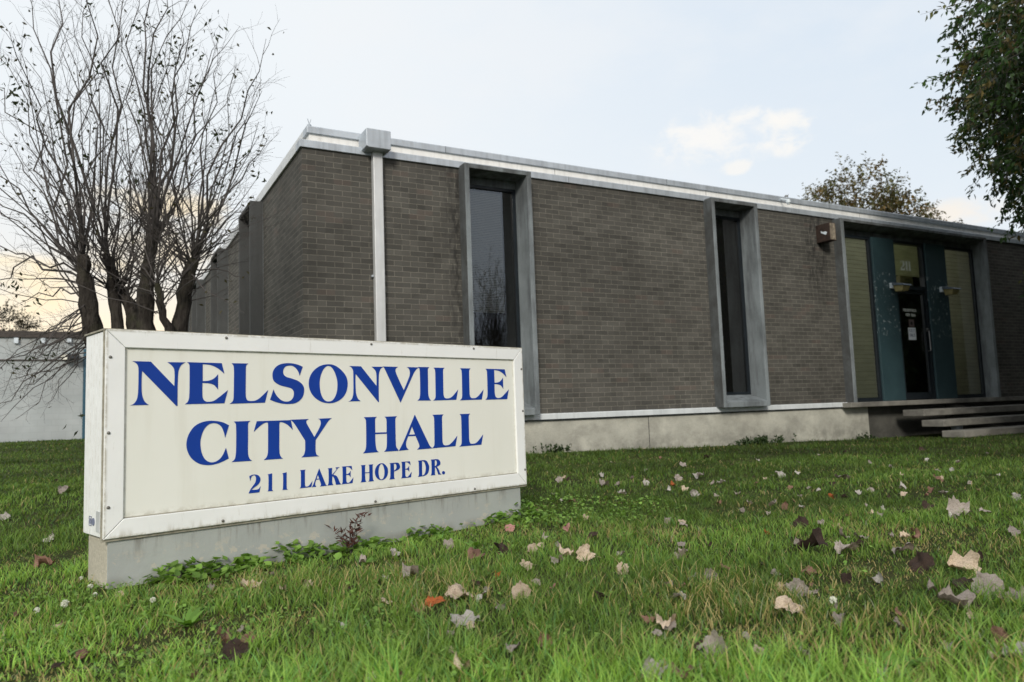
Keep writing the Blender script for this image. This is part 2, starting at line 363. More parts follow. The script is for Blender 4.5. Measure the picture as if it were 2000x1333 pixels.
M = dict(
    lit=make_lit(),
    brick=make_brick(),
    conc=make_concrete('weathered_grey_concrete', (.215, .240, .250), (.075, .08, .086), stain=.7, lo=.44, hi=.68, algae_dark_side=True),
    found=make_concrete('foundation_concrete', (.46, .45, .385), (.26, .25, .215), zlo=.1, stain=.55, streaky=False, lo=.45, hi=.66),
    found_dark=make_concrete('shaded_concrete', (.095, .092, .08), (.045, .045, .04), zlo=.0, stain=.6, streaky=False),  # shade under the landing and steps put into the concrete colour
    step=make_concrete('exposed_aggregate', (.22, .21, .185), (.075, .07, .062), stain=.6, streaky=False),
    base_end=make_concrete('rough_beige_concrete', (.52, .48, .39), (.30, .28, .22), stain=.5, streaky=False),
    alum=plain('dull_aluminium', (.46, .50, .54), .5, .35, .14, 3, .35),
    alum_light=plain('pale_aluminium', (.60, .61, .61), .5, .2, .10, 3, .25),
    white_trim=plain('off_white_metal', (.78, .77, .74), .55, 0, .08, 2, .22),
    ledge=plain('white_ledge_paint', (.62, .65, .66), .55, 0, .1, 3, .2),
    dark_frame=plain('dark_bronze_frame', (.012, .017, .022), .45, .2, .2, 8),
    black=plain('black_joint', (.015, .015, .016), .8),
    interior=plain('dark_interior', (.02, .019, .018), .95),
    roof=plain('roof_felt', (.12, .12, .12), .9),
    blind=plain('grey_blind', (.55, .53, .48), .7, 0, .1, 5),
    shade=make_shade(),
    teal=make_teal(), glass=make_glass(),
    sign_face=make_signface(), sign_frame=make_signframe(), base=make_base(),
    blue=plain('royal_blue_vinyl', (.006, .044, .30), .5, 0, .10, 3, spec=.25),
    grime=plain('grimy_seal', (.30, .28, .22), .8, 0, .4, 20),
    screw=plain('dull_screw', (.22, .21, .19), .45, .7, .3, 60),
    rust=plain('rusty_dark_metal', (.035, .020, .014), .8, .1, .5, 14, .4),
    peel=plain('peeling_white_paint', (.26, .22, .165), .8, 0, .6, 26, .9, grime=(.07, .045, .03)),
    lens=plain('amber_lens', (.28, .24, .11), .35, 0, .2, 15),
    hood=plain('slate_hood', (.10, .125, .15), .5, .3, .2, 9),
    lamp_white=plain('lamp_white', (.62, .68, .72), .5),
    paper=plain('white_paper', (.68, .72, .76), .8, 0, .05, 8),
    ink=plain('grey_blue_ink', (.16, .18, .26), .8), brown_sign=plain('brown_sticker', (.10, .075, .07), .7),
    vinyl_white=plain('white_vinyl', (.62, .66, .62), .5), steel=plain('brushed_steel', (.22, .22, .22), .35, .8),
    card=plain('yellow_cardboard', (.46, .44, .24), .85), bucket=plain('grey_plastic', (.36, .40, .43), .5),
    block=make_block(), brown=plain('brown_fascia', (.055, .045, .038), .8, 0, .25, 4), bluedoor=plain('blue_door_paint', (.02, .08, .12), .5),
    bark=make_bark(), ground=make_ground(),
    leaf=leafmat('leaf_green', .3, .5), grass=leafmat('grass_blade', .38, .55), clover=leafmat('clover_leaf', .3, .5),
    dead=leafmat('dead_leaf', .12, .85, objcol=True), twig=plain('twig_bark', (.080, .072, .068), .95, 0, .3, 9, spec=.15),
    petal=plain('clover_petal', (.60, .61, .50), .8), stem=plain('green_stem', (.09, .14, .03), .7),
    flood=plain('floodlight_lens', (.66, .64, .54), .4),
)
# ================================================================== CITY HALL
ZB, ZT, XE, YE = .669, 3.919, 26.0, 17.0
hall = thing('city_hall', 'long low brown brick building with metal roof edge, concrete window boxes and teal entrance', 'building', (0, 0, 0))
SB = [(2.4, 3.4), (5.75, 6.75), (9.1, 10.1), (12.45, 13.45)]            # window boxes of the side wall
w = MB(); x0 = 0
for a, b in [(2.04, 3.04), (6.30, 7.30), (9.34, 13.81)]:
    w.box(x0, a, 0, .26, ZB, ZT); x0 = b
w.box(x0, XE, 0, .26, ZB, ZT)
y0 = .262
for a, b in SB:
    w.box(0, .26, y0, a, ZB, ZT); y0 = b
w.box(0, .26, y0, YE, ZB, ZT); w.box(.262, XE, YE - .26, YE, ZB, ZT); w.box(XE - .26, XE, .262, YE - .262, ZB, ZT)
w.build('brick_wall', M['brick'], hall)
f = MB(); f.box(.012, 9.92, .012, .3, -.3, .584); f.box(.012, .3, .302, YE, -.3, .584)
f.build('foundation', M['found'], hall)
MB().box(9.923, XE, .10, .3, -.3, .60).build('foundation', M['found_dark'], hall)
MB().box(4.985, 4.993, .0085, .02, -.2, .582).build('foundation_joint', M['black'], hall)
l = MB(); l.prism([(-.035, .588), (-.035, .655), (-.028, .667), (.0, .667), (.0, .588)], 0, -.035, 9.335)
l.build('ledge', M['ledge'], hall, .003)
l = MB(); l.box(-.035, 0, .002, 16.9, .588, .667); l.build('ledge', M['ledge'], hall, .003)
MB().box(-.02, 9.33, -.018, .005, .572, .5875).build('ledge_flashing', M['dark_frame'], hall)
MB().box(.3, XE - .3, .3, YE - .3, 4.02, 4.12).build('roof', M['roof'], hall)
MB().box(.262, XE - .262, .262, YE - .262, 3.86, 3.88).build('ceiling', M['interior'], hall)
MB().box(.3, XE - .3, .3, YE - .3, .56, .58).build('floor', M['interior'], hall)
MB().box(.3, XE - .3, 3.2, 3.3, .6, 3.85).build('inner_wall', M['interior'], hall)
# roof edge: projecting gravel band, pale recessed strip, coping
f = MB(); f.prism([(-.028, 3.922), (-.028, 4.008), (-.020, 4.014), (.2, 4.014), (.2, 3.922)], 0, -.028, XE)
f.build('fascia_band', M['alum'], hall, .003)
f = MB(); f.box(-.028, .2, .201, YE, 3.922, 4.014); f.build('fascia_band', M['alum_light'], hall, .003)  # paler metal stands in for sky light on the west side
f = MB(); f.box(.115, XE, .115, .25, 4.014, 4.158); f.build('fascia_strip', M['white_trim'], hall)
f = MB(); f.box(.115, .25, .251, YE, 4.014, 4.158); f.build('fascia_strip', M['white_trim'], hall)
f = MB(); f.prism([(.085, 4.148), (.085, 4.226), (.10, 4.238), (.30, 4.238), (.30, 4.148)], 0, .085, XE); f.build('coping', M['alum'], hall, .003)
f = MB(); f.box(.085, .30, .301, YE, 4.148, 4.238); f.build('coping', M['alum_light'], hall, .003)  # west coping also paler, sky light put into its colour
for x in (1.9, 5.65, 9.4, 13.1): MB().box(x, x + .006, .0835, .1, 4.147, 4.23).build('sheet_seam', M['black'], hall)
for x in (3.75, 6.62, 10.4):
    MB().box(x, x + .005, -.0295, .0, 3.921, 4.01).build('sheet_seam', M['black'], hall); MB().box(x - .14, x - .135, .1135, .13, 4.016, 4.146).build('sheet_seam', M['black'], hall)
MB().lathe([(.02, 0), (.028, .03), (.01, .05)], (.13, .16, 4.238), 8).tube([(.13, .16, 4.28), (.10, .12, 4.33)], .004, 5).tube([(.13, .16, 4.28), (.15, .15, 4.34)], .004, 5).build('roof_vent', M['alum'], hall)
# rainwater pipe and its box
MB().prism([(.72, 3.97), (.75, 3.955), (1.03, 3.955), (1.03, 4.19), (.72, 4.19)], 1, -.235, .085).build('conductor_head', M['alum'], hall, .006)
p = MB(); p.box(.845, .965, -.105, -.012, .62, 3.957); p.build('downpipe', M['alum_light'], hall, .008)
MB().box(.818, .838, -.05, -.012, 2.40, 2.425).build('pipe_strap', M['alum'], hall)

def PANE(x0, x1, y, z0, z1): return MB().add([(x0, y, z0), (x1, y, z0), (x1, y, z1), (x0, y, z1)], [(0, 1, 2, 3)])
def window_box(x0, x1, d, z0, z1, parent, frame=(.07, .07, .06, .085), shade_to=None, inner=None):
    """concrete box around a tall window on a wall whose outside is -y; returns the surround"""
    l_, r_, t_, b_ = frame; yb = .20
    c = MB()
    c.box(x0, x0 + l_, -d, yb, z0, z1); c.box(x1 - r_, x1, -d, yb, z0, z1)
    c.box(x0 + l_, x1 - r_, -d, yb, z1 - t_, z1)
    c.prism([(-d, z0), (-d, z0 + b_), (yb - .05, z0 + b_ + .11), (yb - .05, z0)], 0, x0 + l_, x1 - r_)
    c.box(x0 + l_, x1 - r_, yb - .06, yb, z1 - t_ - .11, z1 - t_)          # header behind the soffit
    return c
def window_unit(x0, x1, z0, z1, y, hall, blind=None):
    fr = MB(); t = .045
    fr.box(x0, x0 + t, y, y + .06, z0, z1); fr.box(x1 - t, x1, y, y + .06, z0, z1)
    fr.box(x0 + t, x1 - t, y, y + .06, z1 - t, z1); fr.box(x0 + t, x1 - t, y, y + .06, z0, z0 + t)
    wi = fr.build('window', M['dark_frame'], hall)
    PANE(x0 + t, x1 - t, y + .03, z0 + t, z1 - t).build('pane', M['glass'], wi)
    if blind:
        zb, xr = blind; bl = MB(); z = z1 - t - .02; k = 0
        while z > zb:
            bl.add([(x0 + t, y + .085, z), (xr, y + .085, z), (xr, y + .103, z - .012), (x0 + t, y + .103, z - .012)], [(0, 1, 2, 3)]); z -= .0235; k += 1
        bl.build('venetian_blind', M['blind'], wi)
    return wi
for i, (a, b) in enumerate([(2.04, 3.04), (6.30, 7.30)]):
    window_box(a, b, .185, .655, 3.945, hall).build('window_surround', M['conc'], hall, .006)
    window_unit(a + .07, b - .07, .85, 3.78, .145, hall, (2.05, b - .25) if i == 0 else None)
    if i == 1: MB().box(a + .45, b - .07, .24, .262, .9, 3.74).build('curtain', M['interior'], hall)
# boxes of the side wall: the same boxes turned through a right angle (outside is -x)
for a, b in SB:
    c = window_box(a, b, .185, .655, 3.90, hall)
    c.v = [(v[1], v[0], v[2]) for v in c.v]
    c.build('window_surround', M['conc'], hall, .006)
    g = MB(); g.box(.145, .16, a + .07, b - .07, .85, 3.74); g.build('pane', M['dark_frame'], hall)

# entrance
E0, E1 = 9.34, 13.81
c = MB(); c.box(E0, E0 + .09, -.165, .2, .60, 3.905); c.box(E1 - .09, E1, -.165, .2, .60, 3.905)
c.prism([(-.165, 3.855), (-.165, 3.905), (.2, 3.905), (.2, 3.70), (.13, 3.70), (.13, 3.80)], 0, E0 + .09, E1 - .09)
c.build('entrance_surround', M['conc'], hall, .006)
def slab_pane(x0, x1, z0, z1, y, name='window', shade=True):
    fr = MB(); t = .05
    fr.box(x0, x0 + t, y, y + .08, z0, z1); fr.box(x1 - t, x1, y, y + .08, z0, z1)
    fr.box(x0 + t, x1 - t, y, y + .08, z1 - t, z1); fr.box(x0 + t, x1 - t, y, y + .08, z0, z0 + .07)
    o = fr.build(name, M['dark_frame'], hall)
    PANE(x0 + t, x1 - t, y + .04, z0 + .07, z1 - t).build('pane', M['glass'], o)
    if shade:
        s = MB(); n = 38; zs = np.linspace(z0 + .07, z1 - t, n)
        for k in range(n - 1): s.add([(x0 + t, y + .055, zs[k] + .002), (x1 - t, y + .055, zs[k] + .002), (x1 - t, y + .063, zs[k + 1]), (x0 + t, y + .063, zs[k + 1])], [(0, 1, 2, 3)])
        s.build('window_blind', M['shade'], o)
    return o
slab_pane(9.43, 10.46, .662, 3.70, .085)
slab_pane(12.70, 13.72, .662, 3.70, .085)
for a, b in ((10.462, 11.085), (12.065, 12.698)):
    MB().box(a, b, .045, .17, .662, 3.70).build('teal_panel', M['teal'], hall, .004)
fr = MB(); fr.box(11.087, 11.137, .08, .18, .662, 3.70); fr.box(12.013, 12.063, .08, .18, .662, 3.70)
fr.box(11.137, 12.013, .08, .18, 3.65, 3.70); fr.box(11.137, 12.013, .08, .18, 2.76, 2.84)
tr = fr.build('transom', M['dark_frame'], hall)
PANE(11.137, 12.013, .128, 2.84, 3.65).build('pane', M['glass'], tr)
MB().box(11.14, 12.30, .30, .31, 3.08, 3.72).build('window_blind', M['shade'], tr)
d = MB(); d.box(11.14, 11.20, .10, .15, .675, 2.755); d.box(11.935, 12.01, .10, .15, .675, 2.755); d.box(11.20, 11.935, .10, .15, 2.69, 2.755); d.box(11.20, 11.935, .10, .15, .675, .80)
door = d.build('door', M['dark_frame'], hall)
PANE(11.20, 11.935, .125, .80, 2.69).build('pane', M['glass'], door)
h = MB(); h.tube([(11.965, .10, 1.98), (11.965, .05, 1.97), (11.965, .045, 1.60), (11.965, .10, 1.59)], .012, 8); h.lathe([(.018, 0), (.018, .03)], (11.965, .08, 2.0), 10)
h.build('door_handle', M['steel'], door)

# ---------------------------------------------------------------- letters
GLYPHS = {'N': ['33,1000* 358,997* 792,449* 797,593 796,746 784,844 740,920 660,992* 1000,996* 924,938 879,839 862,733 855,537 852,313 852,0* 831,0* 205,787* 198,644 200,373 210,251 240,143 278,81 331,35* 0,33* 58,59 111,138 136,266 142,427 144,644 142,833 128,907 93,961'],
 'E': ['44,1000* 852,993* 915,734* 785,845 654,918 538,949 402,959* 403,550* 525,558 625,589 698,641 764,717* 764,342* 720,402 655,462 553,494 396,506* 395,284* 400,181 426,100 483,57 554,50 670,74 815,176 1000,328* 916,7* 0,0* 62,54 92,141 102,287 105,520 104,784 102,909 85,960'],
 'L': ['48,1000* 479,1000* 434,964 416,912 412,747 407,264 414,161 441,92 486,65 558,59 667,71 777,131 888,225 1000,330* 915,12* 0,0* 61,43 92,97 103,233 110,744 107,881 93,949'],
 'S': ['967,917* 871,693* 834,792 762,876 670,930 567,942 465,923 400,860 379,779 403,711 483,661 646,620 811,569 935,492 993,407 1000,304 963,184 868,83 722,17 518,0 336,15 157,56 0,111* 100,359* 149,259 238,158 337,90 458,61 580,78 662,145 694,238 680,323 613,382 481,416 320,450 180,509 98,584 73,692 93,801 173,902 304,972 486,1000 671,995 836,963'],
 'O': ['494,1000 672,968 834,854 960,693 1000,513 963,297 860,136 695,32 516,0 323,35 151,146 41,304 0,494 36,686 141,844 299,955', '493,956 582,922 661,798 713,638 731,495 714,299 661,157 588,69 490,43 402,72 333,161 288,302 271,494 292,670 350,829 422,922'],
 'V': ['0,1000* 412,996* 351,942 349,845 428,640* 559,344* 669,593 734,764 737,887 702,965 654,996* 1000,990* 923,927 846,815 742,593* 462,0* 57,925* 34,967'],
 'I': ['100,1000* 924,1000* 834,960 805,889 803,582 793,235 829,112 898,44 1000,0* 0,5* 126,56 186,134 214,294 223,597 216,880 188,952'],
 'C': ['1000,883* 906,599* 880,714 821,848 732,921 625,945 508,916 403,808 337,645 318,480 347,294 414,152 510,77 626,55 753,102 851,207 926,363* 994,118* 831,50 655,6 482,0 291,45 122,171 29,332 0,497 36,677 147,855 307,960 499,1000 673,994 851,956'],
 'T': ['76,1000* 948,996* 1000,735* 882,858 775,927 689,952 651,921 645,655 642,230 658,102 694,35 742,0* 245,1* 307,53 345,144 356,290 358,669 359,911 332,955 249,937 136,857 0,732*'],
 'Y': ['0,995* 433,996* 384,959 374,905 422,796* 563,515* 668,708 720,836 721,923 701,968 661,995* 1000,1000* 923,937 851,830* 594,435* 587,216 598,86 631,30 681,0* 250,7* 308,66 338,170 343,297 342,436* 122,842* 66,929'],
 'H': ['36,1000* 399,997* 358,958 347,878 345,557* 669,550* 673,743 671,885 656,951 616,993* 979,993* 936,947 924,855 923,526 925,240 939,116 1000,20* 989,0* 582,3* 639,66 665,175 671,337 674,509* 344,513* 344,317 357,156 385,54 435,6* 0,3* 60,77 87,194 95,411 97,769 88,928'],
 'A': ['489,1000* 904,104* 946,49 1000,4* 533,0* 588,53 604,113 560,239* 496,392* 278,394* 223,260 210,160 229,78 284,14* 0,4* 53,90 139,245*', '396,666* 480,438* 306,437*'],
 'K': ['36,985* 372,984* 339,932 325,591* 623,832 666,909 585,995* 894,1000* 748,920 414,591* 659,509 779,339 898,105 1000,0* 609,6* 571,163 473,411 352,516* 335,214 365,84 425,6* 0,12* 62,108 93,297 93,774 87,918'],
 'P': ['45,1000* 693,997 901,932 1000,751 943,615 730,517 442,466* 433,161 456,56 506,0* 0,1* 69,83 100,253 116,771 110,927', '431,943* 587,923 662,842 675,736 629,617 444,507*'],
 'D': ['23,989* 527,1000 774,932 942,729 1000,514 925,239 744,77 443,12 0,0* 77,91 97,263 96,679 89,905', '377,957* 573,875 675,676 698,465 640,224 521,93 361,53*'],
 'R': ['51,1000* 624,997 827,906 915,757 858,618 580,511* 753,321 848,100 1000,0* 690,12* 619,188 500,428 400,505* 388,169 394,62 433,6* 0,9* 69,86 95,260 102,720 98,898', '406,950* 543,906 590,778 533,621 392,559*'],
 '.': ['515,1000 891,817 1000,456 868,116 483,0 109,183 0,543 131,882'],
 '2': ['51,935* 288,992 525,1000 812,938 979,773 954,589 761,416 474,296 213,181* 759,170 1000,324* 892,1* 0,0* 118,181 332,366 547,552 619,733 582,889 454,964 287,930 192,835 135,670*'],
 '1': ['62,959* 826,1000* 811,159 857,62 1000,0* 0,13* 191,116 222,843']}
LETTERS = [('N', 0.1044, 0.5693, 0.3476, 0.7747), ('E', 0.3458, 0.5764, 0.5519, 0.7749), ('L', 0.5612, 0.5748, 0.7607, 0.7742), ('S', 0.7716, 0.5678, 0.9623, 0.78), ('O', 0.9901, 0.5679, 1.2275, 0.779), ('V', 1.461, 0.5627, 1.7192, 0.7727), ('I', 0.5709, 0.2904, 0.6746, 0.4876), ('C', 0.3538, 0.2854, 0.5575, 0.4947), ('T', 0.684, 0.2899, 0.8959, 0.4852), ('Y', 0.8826, 0.288, 1.1259, 0.4876), ('H', 1.3191, 0.2857, 1.5587, 0.4861), ('A', 1.5611, 0.2846, 1.8071, 0.4902), ('K', 1.0943, 0.129, 1.1782, 0.2224), ('P', 1.4915, 0.1276, 1.5667, 0.2195), ('D', 1.6939, 0.1255, 1.778, 0.2202), ('R', 1.7878, 0.125, 1.8715, 0.2191), ('.', 1.8753, 0.1239, 1.8971, 0.144), ('2', 0.6569, 0.1321, 0.7183, 0.2218), ('1', 0.7539, 0.1316, 0.7855, 0.22), ('N', 1.2312, 0.5691, 1.4651, 0.7714), ('I', 1.7036, 0.572, 1.806, 0.7736), ('L', 1.8213, 0.5713, 2.0203, 0.7713), ('L', 2.0324, 0.5697, 2.2332, 0.7707), ('E', 2.2469, 0.5699, 2.4591, 0.7705), ('L', 1.8033, 0.2856, 2.003, 0.4858), ('L', 2.0175, 0.2832, 2.2174, 0.4842), ('1', 0.8329, 0.1307, 0.8648, 0.2193), ('L', 0.9317, 0.1307, 1.0051, 0.2241), ('A', 1.0028, 0.1295, 1.0909, 0.2248), ('E', 1.18, 0.1288, 1.2547, 0.2236), ('H', 1.3001, 0.128, 1.3864, 0.222), ('O', 1.3947, 0.1289, 1.4829, 0.2235), ('E', 1.5728, 0.1271, 1.6489, 0.2211)]

def glyph_splines(ch):
    out = []
    for path in GLYPHS[ch]:
        pts = []
        for q in path.split():
            c = q.endswith('*'); u, v = q.rstrip('*').split(','); pts.append((int(u) / 1000, int(v) / 1000, c))
        n = len(pts); res = []
        for i in range(n):
            p0, p1, p2, p3 = pts[i - 1], pts[i], pts[(i + 1) % n], pts[(i + 2) % n]
            if p1[2] and p2[2]: res.append(p1[:2]); continue
            for k in range(5):
                t = k / 5
                a = p1 if p1[2] else p0; b = p2 if p2[2] else p3
                f = lambda j: .5 * (2 * p1[j] + (p2[j] - a[j]) * t + (2 * a[j] - 5 * p1[j] + 4 * p2[j] - b[j]) * t * t + (3 * p1[j] - a[j] - 3 * p2[j] + b[j]) * t ** 3)
                res.append((f(0), f(1)))
        out.append(res)
    return out
def text_mesh(items, depth, plane):
    """items: (char,u0,v0,u1,v1); plane(u,v,d)->xyz. Filled outlines, as one mesh"""
    cu = bpy.data.curves.new('outline', 'CURVE'); cu.dimensions = '2D'; cu.fill_mode = 'BOTH'; cu.extrude = depth / 2
    for ch, u0, v0, u1, v1 in items:
        for sp in glyph_splines(ch):
            s = cu.splines.new('POLY'); s.points.add(len(sp) - 1); s.use_cyclic_u = True
            for i, (a, b) in enumerate(sp): s.points[i].co = (u0 + a * (u1 - u0), v0 + b * (v1 - v0), 0, 1)
    o = bpy.data.objects.new('outline', cu); COL.objects.link(o)
    dg = bpy.context.evaluated_depsgraph_get(); dg.update()
    me = bpy.data.meshes.new_from_object(o.evaluated_get(dg)); bpy.data.objects.remove(o); bpy.data.curves.remove(cu)
    me.materials.clear()
    for v in me.vertices: v.co = plane(v.co.x, v.co.y, v.co.z)
    me.update(); return me
WID = dict(N=.26, E=.21, L=.20, S=.19, O=.235, V=.255, I=.11, C=.205, T=.21, Y=.24, H=.24, A=.245, K=.21, P=.18, D=.22, R=.21)
WID.update({'1': .075, '2': .15, ' ': .16, '.': .05})
def line(text, u, v, h, k=1.0, gap=.02):
    """lay a line of text out, left end at u; returns items and its right end"""
    it = []; s = h / .205
    for ch in text:
        if ch != ' ': it.append((ch, u, v, u + WID[ch] * s * k, v + h * (.2 if ch == '.' else 1)))
        u += (WID[ch] * k + gap) * s
    return it, u
onwall = lambda y: (lambda u, v, d: (u, y - d, v))
def put_text(text, u0, u1, v, h, y, matl, name, parent, k=1.0, gap=.02):
    it, e = line(text, 0, v, h, k, gap); r = (u1 - u0) / e
    it = [(c, u0 + a * r, b, u0 + c2 * r, d) for c, a, b, c2, d in it]
    return link(name, text_mesh(it, .002, onwall(y)), matl, parent)
put_text('211', 11.36, 11.70, 3.145, .185, .1225, M['vinyl_white'], 'number', tr, 1.3, .03)
put_text('NELSONVILLE', 11.33, 11.73, 2.345, .052, .1195, M['vinyl_white'], 'lettering', door)
put_text('CITY', 11.40, 11.53, 2.255, .052, .1195, M['vinyl_white'], 'lettering', door); put_text('HALL', 11.565, 11.70, 2.255, .052, .1195, M['vinyl_white'], 'lettering', door)

# notices on the door
nt = tag(BX(11.43, 11.655, .117, .1195, 1.80, 2.035).build('paper_notice', M['paper']), 'white paper notice reading EXIT ONLY taped to the dark glass door', 'notice')
def exit_only(wd, v):
    B = MB(); y0, y1 = .1148, .1165
    def st(u, v, a, b): B.box(u + a[0] * .026, u + a[0] * .026 + max((b[0] - a[0]) * .026, .007), y0, y1, v + a[1] * .05, v + a[1] * .05 + max((b[1] - a[1]) * .05, .008))
    F = {'E': [((0,0),(0,1)), ((0,0),(1,0)), ((0,.45),(.8,.45)), ((0,.9),(1,.9))], 'I': [((.4,0),(.4,1))], 'T': [((.4,0),(.4,1)), ((0,.9),(1,.9))],
         'O': [((0,0),(0,1)), ((.8,0),(.8,1)), ((0,0),(1,0)), ((0,.9),(1,.9))], 'L': [((0,0),(0,1)), ((0,0),(1,0))]}
    def diag(u, v, a, b):
        p = [(u + a[0] * .026, v + a[1] * .05), (u + a[0] * .026 + .008, v + a[1] * .05), (u + b[0] * .026 + .008, v + b[1] * .05), (u + b[0] * .026, v + b[1] * .05)]
        B.prism(p, 1, y0, y1)
    if True:
        for i, ch in enumerate(wd):
            u = 11.462 + i * .044
            if ch in F:
                for a, b in F[ch]: st(u, v, a, b)
            elif ch == 'X': diag(u, v, (0, 0), (.8, 1.1)); diag(u, v, (.8, 0), (0, 1.1))
            elif ch == 'N': st(u, v, (0, 0), (0, 1)); st(u, v, (.8, 0), (.8, 1)); diag(u, v, (0, 1.1), (.8, 0))
            elif ch == 'Y': st(u, v, (.4, 0), (.4, .5)); diag(u, v, (.4, .5), (0, 1.1)); diag(u, v, (.4, .5), (.8, 1.1))
    return B
for wd, v in (('EXIT', 1.955), ('ONLY', 1.865)): exit_only(wd, v).build('lettering', M['ink'], nt)
st_ = tag(BX(11.47, 11.625, .117, .1195, 2.05, 2.195).build('door_sticker', M['brown_sign']), 'small brown square sticker on the door glass above the white notice', 'sticker')
MB().prism([(11.50 + .045 + .035 * math.cos(a), 2.122 + .035 * math.sin(a)) for a in np.linspace(0, 2 * math.pi, 14)[:-1]], 1, .1148, .1165).build('emblem', M['interior'], st_)
tag(MB().prism([(11.43, 2.842), (11.88, 2.842), (11.85, 3.06), (11.47, 3.06)], 1, .22, .36).build('cardboard_box', M['card'], None, .004), 'yellow cardboard box standing behind the glass over the entrance door', 'box')

# wall lamps on the teal panels, alarm box
def wall_lamp(x, z, label):
    L = thing('wall_lamp', label, 'wall lamp', (x, .045, z), group='lamps beside the entrance door')
    MB().box(x - .065, x + .065, -.025, .044, z - .05, z + .05).build('mount', M['lamp_white'], L, .004)
    h = MB(); h.add([(x-.10,-.03,z+.055),(x+.17,-.03,z+.055),(x+.17,-.03,z-.005),(x-.10,-.03,z-.005),(x-.085,-.23,z+.0),(x+.16,-.23,z+.0),(x+.17,-.26,z-.03),(x-.10,-.26,z-.03)],
        [(0,3,2,1),(4,5,6,7),(0,1,5,4),(1,2,6,5),(2,3,7,6),(3,0,4,7)]); h.build('hood', M['hood'], L, .005)
    g = MB(); t = [(x-.075,-.035),(x+.145,-.035),(x+.145,-.235),(x-.075,-.235)]; b = [(x-.045,-.05),(x+.115,-.05),(x+.115,-.195),(x-.045,-.195)]
    g.add([(p[0], p[1], z-.008 - (.02 if i > 1 else 0)) for i, p in enumerate(t)] + [(p[0], p[1], z-.125) for p in b], [(0,1,2,3),(7,6,5,4),(0,4,5,1),(1,5,6,2),(2,6,7,3),(3,7,4,0)])
    g.build('lens', M['lens'], L, .004); return L
wall_lamp(10.93, 2.80, 'slate grey lamp with amber lens on the teal panel left of the door')
wall_lamp(12.47, 2.80, 'slate grey lamp with amber lens on the teal panel right of the door')
ab = thing('alarm_box', 'rusty dark metal box with peeling white front on the brick left of the entrance', 'alarm box', (8.95, 0, 3.6))
MB().box(8.89, 9.055, -.28, -.001, 3.445, 3.755).build('casing', M['rust'], ab, .006)
MB().box(8.905, 9.04, -.2825, -.2805, 3.46, 3.745).build('front_plate', M['peel'], ab)
MB().prism([(-.23, 3.59), (-.20, 3.615), (-.15, 3.61), (-.10, 3.64), (-.11, 3.60), (-.16, 3.575), (-.20, 3.55)], 0, 8.886, 8.8885).build('paint_patch', M['lamp_white'], ab)
MB().tube([(8.16, .082, 4.18), (8.16, .02, 4.16), (8.165, -.06, 4.13)], .012, 6).lathe([(.02, -.03), (.04, 0), (.035, .05), (.01, .06)], (8.17, -.07, 4.08), 10).build('roof_edge_light', M['lamp_white'], hall)

# the lit lamp inside, seen through the glass over the door
d = ray(1743, 513); tt = (1.5 - CAM[1]) / d[1]; LP = CAM + d * tt
il = thing('ceiling_lamp', 'small lit yellow lamp inside the lobby, seen through the glass above the door', 'lamp', (LP[0], LP[1], 3.85))
MB().tube([(LP[0], LP[1], 3.86), (LP[0], LP[1], LP[2] + .1)], .012, 6).build('rod', M['steel'], il)
MB().lathe([(.02, -.11), (.05, -.06), (.055, .06), (.02, .1)], LP, 12).build('globe', M['lit'], il)
pl = bpy.data.lights.new('lobby_lamp', 'POINT'); pl.energy = 46; pl.color = (1, .95, .84); pl.shadow_soft_size = .08
po = bpy.data.objects.new('lobby_lamp', pl); COL.objects.link(po); po.location = (11.3, LP[1] + .3, LP[2] - .25)
# landing and floating steps
stp = thing('entrance_steps', 'grey concrete landing and three floating slab steps in front of the entrance', 'steps', (10.6, -.2, 0))
MB().box(9.20, 19, -.205, .10, .575, .659).build('landing', M['step'], stp, .008)
for k, (y, z) in enumerate([(-.56, .49), (-.90, .305), (-1.25, .122)]):
    MB().box(10.64, 16.5, y, y + .40, z - .115, z).build('step', M['step'], stp, .01)
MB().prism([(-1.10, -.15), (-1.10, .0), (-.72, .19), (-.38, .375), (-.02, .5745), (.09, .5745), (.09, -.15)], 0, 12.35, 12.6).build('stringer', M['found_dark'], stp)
bk = thing('bucket', 'grey plastic bucket tucked under the entrance steps', 'bucket', (11.50, -.60, float(gz(11.5, -.6))))
MB().lathe([(.075, -.07), (.095, .15), (.10, .155), (.10, .168), (.088, .168), (.07, -.05)], (11.50, -.60, float(gz(11.5, -.6))), 20).build('pail', M['bucket'], bk)
MB().tube([(11.5 + .1 * math.cos(a), -.60 - .03, float(gz(11.5, -.6)) + .15 - .06 * math.sin(a)) for a in np.linspace(0, math.pi, 9)], .003, 5).build('bucket_handle', M['steel'], bk)

# ================================================================== SIGN
SW, SH, SZ, SD = 2.588, .914, .2189, .30
sign = thing('city_hall_sign', 'large white sign cabinet with royal blue lettering on a low grey concrete base', 'sign', (-2.0593, -5.0244, 0), .26871)
def SBX(*a): return MB().box(*a)
cab = SBX(.004, SW - .004, .022, SD, SZ + .004, SZ + SH - .004)
for k in range(6):
    y = .05 + k * .042; cab.box(.0022, .0042, y, y + .0395, SZ + .006, SZ + SH - .006)
cabinet = cab.build('cabinet', M['sign_frame'], sign, .003)
t = SBX(-.006, SW + .006, .0, SD + .004, SZ + SH - .003, SZ + SH + .004); t.build('top_cap', M['grime'], cabinet)
SBX(-.004, SW + .004, .004, .024, SZ - .012, SZ - .001).build('drip_edge', M['grime'], cabinet)
SBX(-.004, .006, .008, .024, SZ, SZ + SH).build('edge_seal', M['grime'], cabinet)
bz = .081; g = .0012
def member(poly): return MB().prism(poly, 1, -.006, .020)
Z1 = SZ + SH
